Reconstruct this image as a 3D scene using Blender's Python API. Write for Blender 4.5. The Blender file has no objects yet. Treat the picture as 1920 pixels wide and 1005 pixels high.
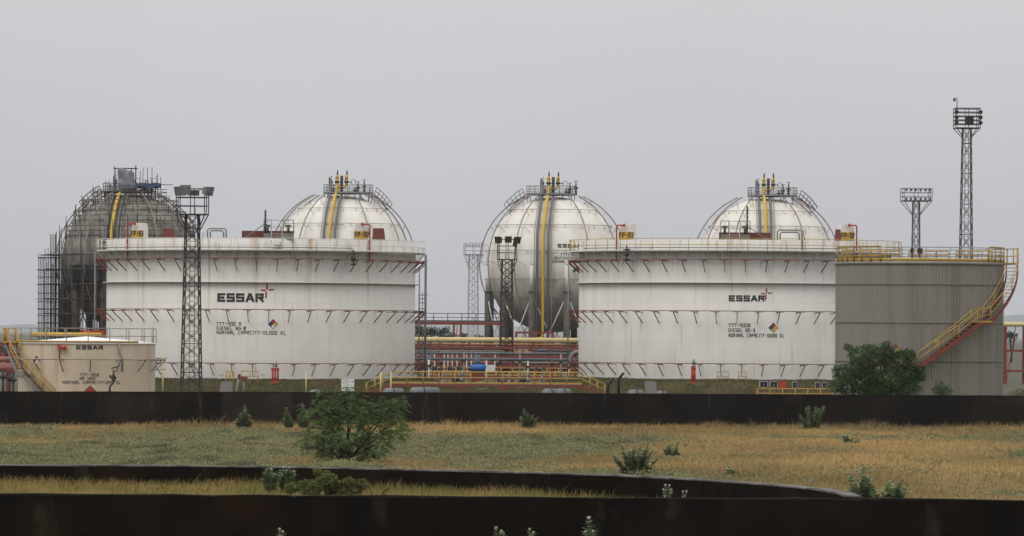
import bpy, math, random
import numpy as np
from mathutils import Vector, Matrix
random.seed(7); rng = np.random.default_rng(7)
PI = math.pi
# ------------------------------------------------------------------ camera, sky, sun, exposure
sc = bpy.context.scene
F = 9635.0            # focal length in photo pixels (1920 wide)
CZ = 6.5              # camera height above the field
ROLL = math.radians(0.38)
HY = 625.0            # eye level in the photo
cam = bpy.data.cameras.new('camera'); co = bpy.data.objects.new('camera', cam); sc.collection.objects.link(co)
cam.sensor_width = 36; cam.lens = 36 * F / 1920; cam.shift_y = (HY - 502.5) / 1920
cam.clip_start = 1; cam.clip_end = 30000
co.matrix_world = Matrix.Translation((0, 0, CZ)) @ Matrix.Rotation(PI / 2, 4, 'X') @ Matrix.Rotation(ROLL, 4, 'Z')
sc.camera = co
SUN_EL, SUN_AZ = 58, 215   # degrees; azimuth clockwise from +Y (behind and left of the camera)
w = bpy.data.worlds.new('World'); sc.world = w; w.use_nodes = True
nt = w.node_tree; nt.nodes.clear()
def wn(t, **k):
    n = nt.nodes.new(t)
    for a, b in k.items(): setattr(n, a, b)
    return n
sky = wn('ShaderNodeTexSky', sky_type='NISHITA', sun_disc=False)
sky.sun_elevation = math.radians(SUN_EL); sky.sun_rotation = math.radians(SUN_AZ); sky.dust_density = 6; sky.air_density = 1.0
hsv = wn('ShaderNodeHueSaturation'); hsv.inputs['Saturation'].default_value = 0.25
tc = wn('ShaderNodeTexCoord'); sep = wn('ShaderNodeSeparateXYZ')
rmp = wn('ShaderNodeValToRGB'); e = rmp.color_ramp.elements
e[0].position = 0.0; e[0].color = (.477, .484, .514, 1)
e[1].position = 1.0; e[1].color = (1.0, 1.0, 1.0, 1)
for p, c in ((.065, (.584, .585, .602, 1)), (.16, (.665, .665, .675, 1)), (.5, (.9, .9, .9, 1))):
    q = e.new(p); q.color = c
nz = wn('ShaderNodeTexNoise'); nz.inputs['Scale'].default_value = 5; nz.inputs['Detail'].default_value = 3
mp = wn('ShaderNodeMapping'); mp.inputs['Scale'].default_value = (1, 1, 2.2)
mr = wn('ShaderNodeMapRange'); mr.inputs['From Min'].default_value = .3; mr.inputs['From Max'].default_value = .7
mr.inputs['To Min'].default_value = 10 * .955; mr.inputs['To Max'].default_value = 10 * 1.045
vm = wn('ShaderNodeVectorMath', operation='SCALE'); mx = wn('ShaderNodeMixRGB'); mx.inputs[0].default_value = .9
bg = wn('ShaderNodeBackground'); bg.inputs['Strength'].default_value = .1; ow = wn('ShaderNodeOutputWorld')
L = nt.links.new
L(tc.outputs['Generated'], sep.inputs[0]); L(sep.outputs['Z'], rmp.inputs[0]); L(tc.outputs['Generated'], mp.inputs[0]); L(mp.outputs[0], nz.inputs['Vector'])
L(nz.outputs['Fac'], mr.inputs['Value']); L(rmp.outputs[0], vm.inputs[0]); L(mr.outputs[0], vm.inputs['Scale'])
L(sky.outputs[0], hsv.inputs['Color']); L(hsv.outputs[0], mx.inputs[1]); L(vm.outputs[0], mx.inputs[2]); L(mx.outputs[0], bg.inputs['Color']); L(bg.outputs[0], ow.inputs['Surface'])
sun = bpy.data.lights.new('sun', 'SUN'); sun.energy = 0.9; sun.angle = math.radians(28); sun.color = (1, .96, .9)
so = bpy.data.objects.new('sun', sun); sc.collection.objects.link(so)
az, el = math.radians(SUN_AZ), math.radians(SUN_EL)
sd = Vector((math.sin(az) * math.cos(el), math.cos(az) * math.cos(el), math.sin(el)))
so.rotation_euler = sd.to_track_quat('Z', 'Y').to_euler(); so.location = sd * 200
vs = sc.view_settings; sc.display_settings.display_device = 'sRGB'; vs.view_transform = 'Standard'; vs.look = 'None'; vs.exposure = .2; vs.gamma = 1; vs.use_curve_mapping = False
sc.cycles.volume_bounces = 0; sc.cycles.max_bounces = 6
COL = sc.collection

# ------------------------------------------------------------------ helpers
CR, SR = math.cos(ROLL), math.sin(ROLL)
def W(px, py, s):
    """photo pixel at a depth where one metre measures s pixels -> world point"""
    dx, dy = px - 960, HY - py
    return Vector(((dx * CR - dy * SR) / s, F / s, CZ + (dx * SR + dy * CR) / s))
def lerp(a, b, t): return a + (b - a) * t
class MB:
    def __init__(s): s.v = []; s.f = []; s.sm = []; s.mi = []; s.m = 0
    def face(s, ids, smooth=False): s.f.append(ids); s.sm.append(smooth); s.mi.append(s.m)
    def poly(s, pts):
        n = len(s.v); s.v += [tuple(p) for p in pts]; s.face(list(range(n, n + len(pts)))); return s
    def box(s, c, d, rz=0, rot=None):
        R = rot if rot is not None else Matrix.Rotation(rz, 3, 'Z'); n = len(s.v); c = Vector(c)
        for z in (-.5, .5):
            for x, y in ((-.5, -.5), (.5, -.5), (.5, .5), (-.5, .5)):
                s.v.append(tuple(c + R @ Vector((x * d[0], y * d[1], z * d[2]))))
        for q in ((3, 2, 1, 0), (4, 5, 6, 7), (0, 1, 5, 4), (1, 2, 6, 5), (2, 3, 7, 6), (3, 0, 4, 7)): s.face([n + i for i in q])
        return s
    def beam(s, p, q, wd, hd=None):
        p, q = Vector(p), Vector(q); d = q - p
        if d.length < 1e-6: return s
        z = d.normalized(); up = Vector((0, 0, 1)) if abs(z.z) < .95 else Vector((0, 1, 0))
        x = up.cross(z).normalized(); y = z.cross(x)
        return s.box((p + q) / 2, (wd, hd or wd, d.length), rot=Matrix((x, y, z)).transposed())
    def tube(s, pts, r, n=6, closed=False, cap=True):
        pts = [Vector(p) for p in pts]; N = len(pts); st = len(s.v); pu = None
        for i, p in enumerate(pts):
            a = pts[i - 1] if (i > 0 or closed) else p; b = pts[(i + 1) % N] if (i < N - 1 or closed) else p
            t = (b - a).normalized()
            if pu is None: pu = Vector((0, 0, 1)) if abs(t.z) < .9 else Vector((0, 1, 0))
            x = pu.cross(t)
            if x.length < 1e-4: x = Vector((1, 0, 0)).cross(t)
            x.normalize(); y = t.cross(x); pu = y if abs(t.z) >= .9 else pu
            rr = r[i] if isinstance(r, (list, tuple)) else r
            for k in range(n):
                an = 2 * PI * k / n; s.v.append(tuple(p + (x * math.cos(an) + y * math.sin(an)) * rr))
        for i in range(N if closed else N - 1):
            a, b = st + i * n, st + ((i + 1) % N) * n
            for k in range(n): s.face([a + k, a + (k + 1) % n, b + (k + 1) % n, b + k], True)
        if cap and not closed:
            s.face([st + k for k in reversed(range(n))]); s.face([st + (N - 1) * n + k for k in range(n)])
        return s
    def lathe(s, prof, n=48, c=(0, 0, 0), a0=0, a1=2 * PI, smooth=True):
        full = abs(a1 - a0 - 2 * PI) < 1e-6; m = n if full else n + 1; st = len(s.v)
        for i in range(m):
            a = a0 + (a1 - a0) * i / n
            for r, z in prof: s.v.append((c[0] + r * math.sin(a), c[1] - r * math.cos(a), c[2] + z))
        k = len(prof)
        for i in range(n):
            for j in range(k - 1):
                a, b = st + i * k + j, st + ((i + 1) % m) * k + j
                s.face([a, b, b + 1, a + 1], smooth)
        return s
    def prism(s, pts, off):
        """polygon (3-D points) extruded by a vector"""
        pts = [Vector(p) for p in pts]; off = Vector(off); n = len(s.v); k = len(pts)
        s.v += [tuple(p) for p in pts] + [tuple(p + off) for p in pts]
        s.face(list(reversed(range(n, n + k)))); s.face(list(range(n + k, n + 2 * k)))
        for i in range(k): s.face([n + i, n + (i + 1) % k, n + k + (i + 1) % k, n + k + i])
        return s
    def mesh(s, name, mats):
        me = bpy.data.meshes.new(name); me.from_pydata(s.v, [], s.f)
        for m in (mats if isinstance(mats, (list, tuple)) else [mats]): me.materials.append(m)
        me.polygons.foreach_set('use_smooth', s.sm); me.polygons.foreach_set('material_index', s.mi); me.update(); return me
    def build(s, name, mats, parent=None, loc=None):
        return link(name, s.mesh(name, mats), parent, loc)
def link(name, me, parent=None, loc=None, rz=0):
    o = bpy.data.objects.new(name, me); COL.objects.link(o)
    if parent: o.parent = parent
    if loc is not None: o.location = loc
    o.rotation_euler.z = rz
    return o
def tag(o, label, cat, group=None):
    o['label'] = label; o['category'] = cat
    if group: o['group'] = group
    return o
def thing(name, label, cat, loc, group=None, rz=0):
    o = bpy.data.objects.new(name, None); COL.objects.link(o); o.location = loc; o.rotation_euler.z = rz; o.empty_display_size = .3
    return tag(o, label, cat, group)
def pol(a, r, z=0): return Vector((r * math.sin(a), -r * math.cos(a), z))
def face_angle(px, loc, rad):
    a = 0
    for _ in range(12): a = math.asin(max(-1, min(1, ((px - 960) / F * (loc[1] - rad * math.cos(a)) - loc[0]) / rad)))
    return a
def ring(a0, a1, r, z, n): return [pol(lerp(a0, a1, i / n), r, z) for i in range(n + 1)]
def npmesh(name, V, mat, k, parent=None, smooth=False):
    """V: (N,k,3) array of separate k-gons"""
    V = np.asarray(V, dtype=np.float32); N = V.shape[0]
    me = bpy.data.meshes.new(name); me.vertices.add(N * k); me.vertices.foreach_set('co', V.reshape(-1))
    me.loops.add(N * k); me.loops.foreach_set('vertex_index', np.arange(N * k, dtype=np.int32))
    me.polygons.add(N); me.polygons.foreach_set('loop_start', np.arange(0, N * k, k, dtype=np.int32)); me.polygons.foreach_set('loop_total', np.full(N, k, dtype=np.int32))
    me.materials.append(mat); me.update(calc_edges=True); me.validate()
    return link(name, me, parent)
# ------------------------------------------------------------------ materials
def newmat(name):
    m = bpy.data.materials.new(name); m.use_nodes = True; t = m.node_tree; b = t.nodes['Principled BSDF']; return m, t, b
OFS = [0.0]
def noise(t, vec, scale, sc3=(1, 1, 1), detail=4, rough=.55):
    mpn = t.nodes.new('ShaderNodeMapping'); mpn.inputs['Scale'].default_value = sc3; mpn.inputs['Location'].default_value = (OFS[0], OFS[0] * .7, 0); t.links.new(vec, mpn.inputs[0])
    n = t.nodes.new('ShaderNodeTexNoise'); n.inputs['Scale'].default_value = scale; n.inputs['Detail'].default_value = detail; n.inputs['Roughness'].default_value = rough
    t.links.new(mpn.outputs[0], n.inputs['Vector']); return n.outputs['Fac']
def maprange(t, v, a, b, c=0, d=1):
    n = t.nodes.new('ShaderNodeMapRange'); n.inputs[1].default_value = a; n.inputs[2].default_value = b; n.inputs[3].default_value = c; n.inputs[4].default_value = d
    t.links.new(v, n.inputs[0]); return n.outputs[0]
def mul(t, a, b):
    n = t.nodes.new('ShaderNodeMath'); n.operation = 'MULTIPLY'; t.links.new(a, n.inputs[0])
    if isinstance(b, (int, float)): n.inputs[1].default_value = b
    else: t.links.new(b, n.inputs[1])
    return n.outputs[0]
def surf(name, c, rough=.7, metal=0, layers=(), bump=0, bscale=20, spec=.3):
    """layers: (colour, scale, stretch xyz, lo, hi, strength[, z0, z1]) mixed over the base by stretched noise, optionally fading in between heights z0 and z1"""
    m, t, b = newmat(name); b.inputs['Roughness'].default_value = rough; b.inputs['Metallic'].default_value = metal; b.inputs['Specular IOR Level'].default_value = spec
    tcn = t.nodes.new('ShaderNodeTexCoord'); vec = tcn.outputs['Object']; prev = None
    sx = t.nodes.new('ShaderNodeSeparateXYZ'); t.links.new(vec, sx.inputs[0])
    for ly in layers:
        f = mul(t, maprange(t, noise(t, vec, ly[1], ly[2]), ly[3], ly[4]), ly[5])
        if len(ly) > 6: f = mul(t, f, maprange(t, sx.outputs['Z'], ly[6], ly[7]))
        x = t.nodes.new('ShaderNodeMixRGB'); t.links.new(f, x.inputs[0])
        if prev is None: x.inputs[1].default_value = (*c, 1)
        else: t.links.new(prev, x.inputs[1])
        x.inputs[2].default_value = (*ly[0], 1); prev = x.outputs[0]
    if prev is None: b.inputs['Base Color'].default_value = (*c, 1)
    else: t.links.new(prev, b.inputs['Base Color'])
    if bump:
        bn = t.nodes.new('ShaderNodeBump'); bn.inputs['Strength'].default_value = bump; bn.inputs['Distance'].default_value = .05
        t.links.new(noise(t, vec, bscale), bn.inputs['Height']); t.links.new(bn.outputs[0], b.inputs['Normal'])
    return m
def leafmat(name, cols, nscale=.4, ncol=None, trans=.25, lo=.42, hi=.62, stretch=(1, 1, 1)):
    m, t, b = newmat(name); g = t.nodes.new('ShaderNodeNewGeometry'); r = t.nodes.new('ShaderNodeValToRGB'); el = r.color_ramp.elements
    el[0].color = (*cols[0], 1); el[1].color = (*cols[-1], 1)
    for i, c in enumerate(cols[1:-1]): el.new((i + 1) / (len(cols) - 1)).color = (*c, 1)
    t.links.new(g.outputs['Random Per Island'], r.inputs[0]); out = r.outputs[0]
    if ncol:
        tcn = t.nodes.new('ShaderNodeTexCoord'); f = maprange(t, noise(t, tcn.outputs['Object'], nscale, stretch), lo, hi, 0, .8)
        x = t.nodes.new('ShaderNodeMixRGB'); t.links.new(f, x.inputs[0]); t.links.new(out, x.inputs[1]); x.inputs[2].default_value = (*ncol, 1); out = x.outputs[0]
    b.inputs['Roughness'].default_value = .65; b.inputs['Specular IOR Level'].default_value = .25; t.links.new(out, b.inputs['Base Color'])
    tr = t.nodes.new('ShaderNodeBsdfTranslucent'); t.links.new(out, tr.inputs['Color']); ms = t.nodes.new('ShaderNodeMixShader'); ms.inputs[0].default_value = trans
    t.links.new(b.outputs[0], ms.inputs[1]); t.links.new(tr.outputs[0], ms.inputs[2]); t.links.new(ms.outputs[0], t.nodes['Material Output'].inputs['Surface'])
    return m
RUST = (.22, .10, .04); DIRT = (.16, .145, .125)
def white_paint(name, base=(.655, .635, .595), ztop=13.3, zmid=11.2):
    return surf(name, base, .55, 0, [
        ((.57, .545, .50), .35, (1, 1, .6), .40, .68, .55),
        ((.54, .51, .46), 1.6, (1, 1, .04), .52, .68, .4),
        ((.36, .21, .10), 1.3, (1, 1, .025), .58, .70, .75, 5.0, ztop),
        ((.36, .20, .10), 2.6, (1, 1, .05), .63, .75, .6),
        (DIRT, 3.0, (1, 1, .25), .52, .70, .45, zmid - 1.2, zmid),
        (DIRT, 9.0, (1, 1, 1), .66, .76, .25)], bump=.08, bscale=1.2)
def plates(m):
    t = m.node_tree; b = t.nodes['Principled BSDF']; src = b.inputs['Base Color'].links[0].from_socket
    tcn = t.nodes.new('ShaderNodeTexCoord'); sx = t.nodes.new('ShaderNodeSeparateXYZ'); t.links.new(tcn.outputs['Object'], sx.inputs[0])
    at = t.nodes.new('ShaderNodeMath'); at.operation = 'ARCTAN2'; t.links.new(sx.outputs['X'], at.inputs[0]); t.links.new(mul(t, sx.outputs['Y'], -1), at.inputs[1])
    cb = t.nodes.new('ShaderNodeCombineXYZ'); t.links.new(mul(t, at.outputs[0], 15), cb.inputs[0]); t.links.new(sx.outputs['Z'], cb.inputs[1])
    bt = t.nodes.new('ShaderNodeTexBrick'); bt.inputs['Scale'].default_value = 1; bt.inputs['Brick Width'].default_value = 6.2; bt.inputs['Row Height'].default_value = 1.82; bt.inputs['Mortar Size'].default_value = .022
    bt.inputs['Color1'].default_value = (1, 1, 1, 1); bt.inputs['Color2'].default_value = (.93, .93, .925, 1); bt.inputs['Mortar'].default_value = (.84, .83, .81, 1); t.links.new(cb.outputs[0], bt.inputs['Vector'])
    x = t.nodes.new('ShaderNodeMixRGB'); x.blend_type = 'MULTIPLY'; x.inputs[0].default_value = .8; t.links.new(src, x.inputs[1]); t.links.new(bt.outputs['Color'], x.inputs[2]); t.links.new(x.outputs[0], b.inputs['Base Color']); return m
M = {}
M['tank'] = plates(white_paint('weathered_white_paint')); OFS[0] = 31.0; M['tankb'] = plates(white_paint('weathered_white_paint_second', (.66, .645, .61))); OFS[0] = 0.0
M['white'] = surf('white_paint', (.64, .62, .58), .5, 0, [((.5, .42, .34), 3, (1, 1, .2), .5, .72, .5)])
SPH = []
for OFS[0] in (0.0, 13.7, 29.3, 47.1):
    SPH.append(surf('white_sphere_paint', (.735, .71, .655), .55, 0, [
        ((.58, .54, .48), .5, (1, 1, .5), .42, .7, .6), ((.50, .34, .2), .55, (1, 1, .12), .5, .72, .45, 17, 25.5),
        ((.36, .17, .07), 2.3, (1, 1, .12), .65, .75, .6), ((.20, .185, .165), 1.3, (1, 1, .15), .42, .68, .45, 17, 8), ((.17, .155, .14), .3, (1, 1, 1), .1, .4, .6, 15, 7)], bump=.05, bscale=1.5))  # last two layers paint underside shade into the lower half, partly as streaks
OFS[0] = 0.0; SPH_I = [0]
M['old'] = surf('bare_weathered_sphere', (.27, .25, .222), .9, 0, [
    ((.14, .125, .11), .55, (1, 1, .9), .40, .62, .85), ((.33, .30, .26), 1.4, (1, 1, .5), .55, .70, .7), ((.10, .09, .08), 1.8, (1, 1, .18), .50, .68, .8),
    ((.33, .18, .09), .9, (1, 1, .4), .6, .75, .6, 17, 25), ((.085, .075, .07), .8, (1, 1, .3), .3, .5, .8, 17, 12)], bump=.5, bscale=2.5)  # last layer darkens the lower half: stain together with painted shade
M['concrete'] = surf('dark_concrete', (.10, .09, .08), .9, 0, [((.09, .085, .08), .8, (1, 1, .2), .42, .65, .8), ((.26, .25, .23), 2.5, (1, 1, .5), .55, .7, .5)])
M['brownleg'] = surf('brown_fireproofed_leg', (.13, .11, .095), .9, 0, [((.06, .05, .045), .8, (1, 1, .2), .42, .65, .8)])
M['clad'] = surf('grey_metal_cladding', (.268, .248, .213), .55, .25, [((.16, .15, .13), .9, (1, 1, .03), .45, .65, .6), ((.27, .25, .21), .4, (1, 1, .4), .45, .7, .5), ((.13, .10, .075), 2.0, (1, 1, .02), .58, .7, .6), ((.14, .13, .12), 3, (1, 1, 1), .58, .74, .4)])
M['cladband'] = surf('cladding_band', (.17, .16, .14), .6, .2, [((.11, .1, .09), 2, (1, 1, .4), .45, .7, .6)])
M['cream'] = surf('cream_tank_paint', (.60, .50, .37), .6, 0, [((.48, .385, .27), .6, (1, 1, .4), .4, .7, .7), ((.36, .24, .13), 1.6, (1, 1, .05), .54, .7, .6), ((.25, .15, .08), 3, (1, 1, .06), .63, .75, .6), ((.62, .56, .47), .9, (1, 1, .3), .55, .7, .5)], bump=.08, bscale=1.5)
M['roofwhite'] = surf('clean_white_roof', (.8, .79, .77), .5)
M['yellow'] = surf('yellow_paint', (.45, .285, .055), .5, 0, [((.33, .195, .045), 2.5, (1, 1, .6), .5, .7, .7), (RUST, 6, (1, 1, 1), .64, .74, .7)])
M['yellowpipe'] = surf('yellow_pipe_paint', (.58, .38, .055), .45, 0, [((.42, .26, .05), 1.2, (1, 1, .4), .45, .7, .7)])
M['palepipe'] = surf('pale_yellow_pipe', (.60, .49, .25), .5, 0, [((.48, .37, .18), .8, (.2, 1, 1), .45, .7, .7)])
M['red'] = surf('red_oxide_paint', (.205, .05, .034), .65, 0, [((.13, .05, .038), 2.0, (1, 1, 1), .45, .7, .7)])
M['fire'] = surf('fire_red_paint', (.40, .05, .03), .5, 0, [((.26, .05, .03), 3.0, (1, 1, 1), .5, .7, .6)])
M['maroon'] = surf('faded_maroon_paint', (.175, .055, .042), .75, 0, [((.10, .045, .038), 2.0, (1, 1, 1), .45, .7, .7)])
M['dark'] = surf('dark_steel', (.045, .042, .038), .6, .2, [((.11, .08, .06), 2.5, (1, 1, .5), .5, .7, .7)])
M['galv'] = surf('galvanised_steel', (.24, .24, .235), .55, .3, [((.15, .14, .13), 2.0, (1, 1, .5), .45, .7, .7)])
M['greypipe'] = surf('grey_pipe', (.15, .155, .16), .5, .2, [((.085, .085, .085), 1.0, (1, 1, .3), .45, .7, .7)])
M['scaf'] = surf('scaffold_tube', (.07, .062, .055), .7, .2, [((.17, .14, .11), 2.0, (1, 1, 1), .5, .7, .7)])
M['plank'] = surf('scaffold_plank', (.12, .095, .07), .9)
M['rib'] = surf('hoop_pipe', (.30, .27, .23), .6, 0, [((.2, .13, .09), 1.5, (1, 1, 1), .45, .65, .8)])
M['black'] = surf('black_paint', (.018, .018, .02), .6)
M['blackrub'] = surf('black_pipe', (.02, .02, .022), .4)
M['ink'] = surf('black_lettering', (.028, .028, .03), .7, 0, [((.16, .155, .145), 2.5, (1, 1, .4), .52, .72, .6)])
M['logo'] = surf('red_lettering', (.36, .06, .04), .7, 0, [((.42, .2, .16), 3, (1, 1, .4), .52, .72, .6)])
M['hred'] = surf('sign_red', (.36, .04, .03), .5); M['hblue'] = surf('sign_blue', (.03, .07, .16), .5); M['hyel'] = surf('sign_yellow', (.62, .4, .08), .5); M['hwhite'] = surf('sign_white', (.7, .7, .68), .5)
M['fpyel'] = surf('yellow_number_plate', (.58, .36, .07), .6, 0, [((.40, .24, .06), 3, (1, 1, .5), .5, .7, .6)])
M['blue'] = surf('blue_plastic', (.025, .12, .38), .5); M['navy'] = surf('navy_sheet', (.022, .028, .05), .8, 0, [((.03, .07, .2), 1.2, (1, 1, 1), .52, .6, .9)])
M['bluegrey'] = surf('blue_grey_pipe', (.10, .125, .155), .45, .1, [((.065, .075, .09), 1, (1, 1, 1), .45, .7, .7)])
M['pink'] = surf('faded_red_pipe', (.32, .13, .11), .6, 0, [((.22, .08, .07), 1.5, (1, 1, 1), .45, .7, .7)])
M['tarp'] = surf('grey_tarpaulin', (.20, .215, .235), .6, 0, [((.13, .14, .155), 1.0, (1, 1, 1), .42, .65, .8)])
M['wall'] = surf('soot_stained_concrete', (.0115, .0098, .0078), .95, 0, [
    ((.026, .019, .0135), .25, (1, 1, .5), .40, .62, .8), ((.012, .011, .010), .5, (1, 1, .3), .45, .62, .8), ((.040, .029, .021), .09, (1, 1, 2), .56, .66, .7), ((.10, .085, .065), 1.6, (1, 1, .12), .63, .75, .6),
    ((.012, .011, .01), 1.5, (1, 1, .06), .52, .68, .6)], bump=.4, bscale=3, spec=.03)
M['wallnear'] = surf('soot_black_concrete', (.0085, .0058, .0038), .95, 0, [
    ((.019, .011, .0065), .35, (1, 1, .6), .42, .62, .8), ((.006, .0055, .005), .6, (1, 1, .5), .45, .62, .8), ((.05, .044, .032), .7, (1, 1, .5), .64, .76, .6)], bump=.4, bscale=3, spec=.03)
M['coping'] = surf('weathered_coping', (.16, .15, .145), .95, 0, [((.05, .047, .045), .9, (1, 1, 1), .44, .6, .9), ((.28, .27, .27), 3, (1, 1, 1), .56, .7, .6)], bump=.4, bscale=8)
M['copdark'] = surf('dark_coping', (.022, .019, .016), .95, 0, [((.012, .011, .01), .9, (1, 1, 1), .44, .6, .9), ((.09, .085, .078), 2, (1, 1, 1), .6, .72, .6)], spec=.05)
M['bark'] = surf('bark', (.045, .036, .028), .95)
M['stem'] = surf('pale_stem', (.17, .16, .11), .9)
M['soil'] = surf('dry_soil', (.13, .10, .06), .95, 0, [((.085, .085, .05), .12, (1, 1, 1), .42, .6, .9), ((.18, .135, .075), .6, (1, 1, 1), .5, .7, .7)], bump=.5, bscale=1.5)
M['yard'] = surf('yard_soil', (.07, .062, .045), .95, 0, [((.065, .07, .04), .1, (1, 1, 1), .42, .6, .9), ((.14, .12, .09), .6, (1, 1, 1), .5, .7, .7)])
M['bank'] = surf('bank_soil', (.12, .105, .055), .95, 0, [((.17, .12, .065), .25, (1, 1, 1), .45, .65, .9)])
M['hill'] = surf('far_hill', (.12, .14, .14), .95, 0, [((.16, .17, .16), .004, (1, 1, 1), .45, .6, .8)])
M['slab'] = surf('grey_concrete', (.20, .195, .185), .9, 0, [((.2, .19, .18), 2, (1, 1, 1), .45, .65, .8)])
M['board'] = surf('white_board', (.70, .70, .69), .5, 0, [((.55, .55, .53), 3, (1, 1, 1), .5, .7, .5)])
M['whitebox'] = surf('dull_white_box', (.45, .45, .44), .6, 0, [((.3, .29, .28), 3, (1, 1, .5), .5, .7, .6)])
M['dry'] = leafmat('dry_grass', [(.47, .315, .128), (.57, .39, .165), (.52, .35, .145), (.64, .455, .20)], .07, (.25, .20, .088), .3, lo=.40, hi=.60, stretch=(1, .35, 1))
M['green'] = leafmat('grey_green_cover', [(.15, .16, .072), (.24, .24, .115), (.195, .205, .10), (.36, .31, .16)], .42, (.085, .09, .05), .2, lo=.52, hi=.62, stretch=(1, .35, 1))
M['strip'] = leafmat('tall_dry_grass', [(.30, .21, .075), (.44, .31, .115), (.30, .25, .075), (.52, .38, .16)], .35, (.20, .21, .06), .3, lo=.45, hi=.6)
M['bankg'] = leafmat('bank_grass', [(.09, .11, .042), (.13, .145, .055), (.18, .15, .075), (.11, .135, .048)], .2, (.19, .145, .075), .3)
M['acacia'] = leafmat('feathery_leaves', [(.04, .078, .02), (.075, .135, .036), (.055, .105, .028), (.12, .195, .058)], .5, (.10, .165, .04), .25)
M['darkleaf'] = leafmat('dark_tree_leaves', [(.022, .046, .015), (.048, .09, .026), (.034, .066, .02), (.08, .13, .042)], .5, (.07, .115, .032), .25)
M['farleaf'] = leafmat('far_tree_leaves', [(.018, .03, .014), (.035, .055, .025), (.028, .045, .02)], .2, None, .2)
M['milk'] = leafmat('milkweed_leaves', [(.15, .205, .10), (.24, .30, .165), (.19, .25, .13), (.34, .39, .26)], .5, None, .2)
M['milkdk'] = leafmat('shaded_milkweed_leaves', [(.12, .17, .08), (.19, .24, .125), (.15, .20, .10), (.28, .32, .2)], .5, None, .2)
M['vine'] = leafmat('vine_leaves', [(.08, .115, .03), (.13, .165, .045), (.10, .135, .035), (.18, .19, .07)], .8, (.17, .15, .05), .25)
M['flower'] = surf('pale_flower', (.30, .31, .25), .8)

# ------------------------------------------------------------------ stroke lettering
FONT = {
'0': [[(0,0),(0,6),(4,6),(4,0),(0,0)]], '1': [[(1,5),(2,6),(2,0)]], '2': [[(0,6),(4,6),(4,3),(0,3),(0,0),(4,0)]], '3': [[(0,6),(4,6),(4,0),(0,0)],[(1,3),(4,3)]],
'4': [[(0,6),(0,3),(4,3)],[(3.2,6),(3.2,0)]], '7': [[(0,6),(4,6),(1.5,2.5),(1.5,0)]], '8': [[(0,0),(0,6),(4,6),(4,0),(0,0)],[(0,3),(4,3)]],
'A': [[(0,0),(0,5),(1,6),(4,6),(4,0)],[(0,3),(4,3)]], 'B': [[(0,0),(0,6),(3.5,6),(3.5,3.2),(4,2.8),(4,0),(0,0)],[(0,3),(3.7,3)]], 'C': [[(4,6),(0,6),(0,0),(4,0)]],
'D': [[(0,0),(0,6),(3,6),(4,5),(4,1),(3,0),(0,0)]], 'E': [[(4,6),(0,6),(0,0),(4,0)],[(0,3),(3.4,3)]], 'F': [[(4,6),(0,6),(0,0)],[(0,3),(3.2,3)]],
'G': [[(4,6),(0,6),(0,0),(4,0),(4,3),(2,3)]], 'H': [[(0,0),(0,6)],[(4,0),(4,6)],[(0,3),(4,3)]], 'I': [[(2,0),(2,6)]], 'K': [[(0,0),(0,6)],[(4,6),(.4,3),(4,0)]],
'L': [[(0,6),(0,0),(4,0)]], 'M': [[(0,0),(0,6),(2,3),(4,6),(4,0)]], 'N': [[(0,0),(0,6),(4,0),(4,6)]], 'O': [[(0,0),(0,6),(4,6),(4,0),(0,0)]],
'P': [[(0,0),(0,6),(4,6),(4,2.8),(0,2.8)]], 'Q': [[(0,0),(0,6),(4,6),(4,0),(0,0)],[(2.4,1.8),(4,0)]], 'R': [[(0,0),(0,6),(4,6),(4,3),(0,3)],[(2,3),(4,0)]],
'S': [[(4,6),(0,6),(0,3),(4,3),(4,0),(0,0)]], 'T': [[(0,6),(4,6)],[(2,6),(2,0)]], 'U': [[(0,6),(0,0),(4,0),(4,6)]], 'Y': [[(0,6),(2,3),(4,6)],[(2,3),(2,0)]],
'a': [[(0,0),(1.7,6),(2.5,6),(4.2,0)],[(.9,1.9),(3.3,1.9)]], 'r': [[(0,0),(0,6),(4,6),(4,3),(0,3)],[(2.2,3),(4,0)]],
':': [[(1.5,1.4),(1.5,2)],[(1.5,4),(1.5,4.6)]], ',': [[(1.6,.6),(1,-1)]], '-': [[(.6,3),(3.4,3)]], '.': [[(1.3,3),(2,3)]], '=': [[(1,0),(1,6)],[(3,0),(3,6)],[(0,0),(4,0)],[(0,6),(4,6)]], '#': [[(.6,0),(.6,6)],[(2,0),(2,6)],[(3.4,0),(3.4,6)],[(0,0),(4,0)],[(0,6),(4,6)]]}
NARROW = {':': .6, ',': .5, '.': .6, '1': .7, 'I': .6}
def letter(mb, text, fmap, h, cw, t, gap):
    """flat strokes; fmap(u, v, w) puts them on a surface; u starts at 0"""
    u0 = 0; k = 0
    for ch in text:
        adv = cw * NARROW.get(ch, 1)
        for line in FONT.get(ch, []):
            for a, b in zip(line, line[1:]):
                ox = (4 - 4 * NARROW.get(ch, 1)) / 2
                A = Vector((u0 + (a[0] - ox) / 4 * (cw - t) + t / 2, t / 2 + a[1] / 6 * (h - t))); B = Vector((u0 + (b[0] - ox) / 4 * (cw - t) + t / 2, t / 2 + b[1] / 6 * (h - t)))
                d = (B - A).normalized(); n = Vector((-d.y, d.x)) * t / 2; A = A - d * t / 2; B = B + d * t / 2
                wv = .012 + .002 * (k % 5); k += 1
                mb.poly([fmap(p.x, p.y, wv) for p in (A - n, B - n, B + n, A + n)])
        u0 += adv + gap
    return u0
def cylmap(R, a0, z0): return lambda u, v, w: pol(a0 + u / R, R + w, z0 + v)
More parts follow.
